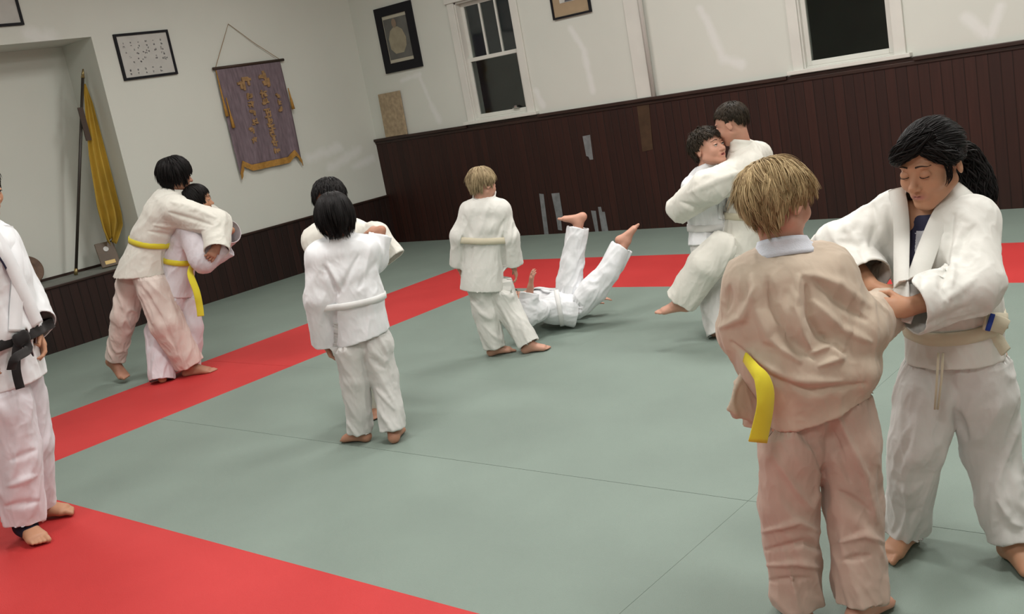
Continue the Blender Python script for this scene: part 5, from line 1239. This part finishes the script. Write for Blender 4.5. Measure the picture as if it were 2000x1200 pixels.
# belt end with blue stripe
p0, v0 = S['bang'](D(.75, -.65), 0, .006)
be = ribbon('belt_end', [p0, A(1925, 628, -.16), A(1952, 634, -.14), A(1964, 640, -.13)], [v0, D(.1, -1), D(.1, -1), D(.1, -1)], .044, .008, B_CREAM, S['bo'])
ribbon('belt_stripe', [A(1930, 629, -.172), A(1938, 631, -.172)], [D(.1, -1), D(.1, -1)], .047, .005, M_STRIPE, be)
ribbon('belt_end', [A(1930, 636, -.12), A(1948, 662, -.11), A(1964, 688, -.10)], [D(.2, -1), D(.2, -1), D(.2, -1)], .036, .006, B_CREAM, S['bo'])
# trouser cord
for dx in (0, 9): MB().tube([A(1833+dx, 690, -.135), A(1830+dx, 740, -.125), A(1826+dx*.6, 800, -.118)], .0035, 6).build('drawstring', B_CREAM, parent=body, smooth=True)
# ponytail and side wisps
def tail(name, path, rad, n, m, parent, seed, width):
    rs = np.random.RandomState(seed); path = np.array(path, float); t = np.linspace(0, len(path)-1, 22); VP, VF, VR = [], [], []; off = 0
    cen = []
    for q in t:
        i = min(int(q), len(path)-2); f = q-i; p0, p1, p2, p3 = path[max(i-1, 0)], path[i], path[i+1], path[min(i+2, len(path)-1)]
        cen.append(.5*((2*p1)+(-p0+p2)*f+(2*p0-5*p1+4*p2-p3)*f*f+(-p0+3*p1-3*p2+p3)*f**3))
    cen = np.array(cen); T = np.gradient(cen, axis=0); T /= np.linalg.norm(T, axis=1)[:, None]; s0 = perp(RH, T[0]); rr = np.interp(np.linspace(0, 1, 22), np.linspace(0, 1, len(rad)), rad)
    for a in range(n):
        an = rs.uniform(0, 2*math.pi); q = math.sqrt(rs.uniform(.1, 1)); e = int(22*rs.uniform(.7, 1)); L = []
        for k in range(max(4, e)):
            u = perp(s0, T[k]); v = np.cross(T[k], u); aa = an+.25*math.sin(k*.5+a); L.append(cen[k]+(u*math.cos(aa)+v*math.sin(aa))*rr[k]*q*(1+.08*math.sin(k*.9+a*1.3)))
        L = np.array(L); tt = np.linspace(0, 1, len(L)); wd = width*rs.uniform(.6, 1.2)*np.clip((1-tt)*2.5+.1, 0, 1)
        Tg = np.gradient(L, axis=0); Tg /= np.linalg.norm(Tg, axis=1)[:, None]; Nn = L-cen[:len(L)]; Nn /= np.linalg.norm(Nn, axis=1)[:, None]+1e-9; Sd = np.cross(Tg, Nn)
        r4 = np.stack([L+Sd*wd[:, None], L+Nn*wd[:, None]*.6, L-Sd*wd[:, None], L-Nn*wd[:, None]*.6], 1).reshape(-1, 3); VP.append(r4); VR.append(np.full(len(r4), rs.uniform()))
        for k in range(len(L)-1):
            for i in range(4): VF.append([off+k*4+i, off+k*4+(i+1) % 4, off+(k+1)*4+(i+1) % 4, off+(k+1)*4+i])
        off += len(r4)
    return make_obj(name, np.concatenate(VP), np.array(VF), [m], attrs={'rnd': np.concatenate(VR)}, parent=parent)
tail('ponytail', [A(1858, 292, .07), A(1882, 305, .10), A(1905, 345, .10), A(1920, 385, .08), A(1928, 412, .06)], [.028, .040, .046, .040, .018], 700, H_BLACK, body, 5, .003)
W_ = lambda x, y, z: C+M@(np.array([x, y, z])*H)
ringc = W_(.0, -.47, .22)
# side lock falling in front of the left ear
tail('side_lock', [W_(-.30, .12, .18), W_(-.335, .14, .02), W_(-.335, .17, -.12), W_(-.29, .24, -.22)], [.012, .010, .007, .003], 34, H_BLACK, body, 8, .0014)
tail('side_hair', [W_(-.16, .28, .36), W_(-.285, .17, .21), W_(-.335, .02, .10), W_(-.335, -.16, .10)], [.022, .028, .026, .018], 330, H_BLACK, body, 12, .0022)
tail('fringe', [W_(-.20, .14, .47), W_(-.06, .33, .40), W_(.13, .38, .28), W_(.27, .29, .15)], [.030, .030, .026, .010], 420, H_BLACK, body, 9, .0022)
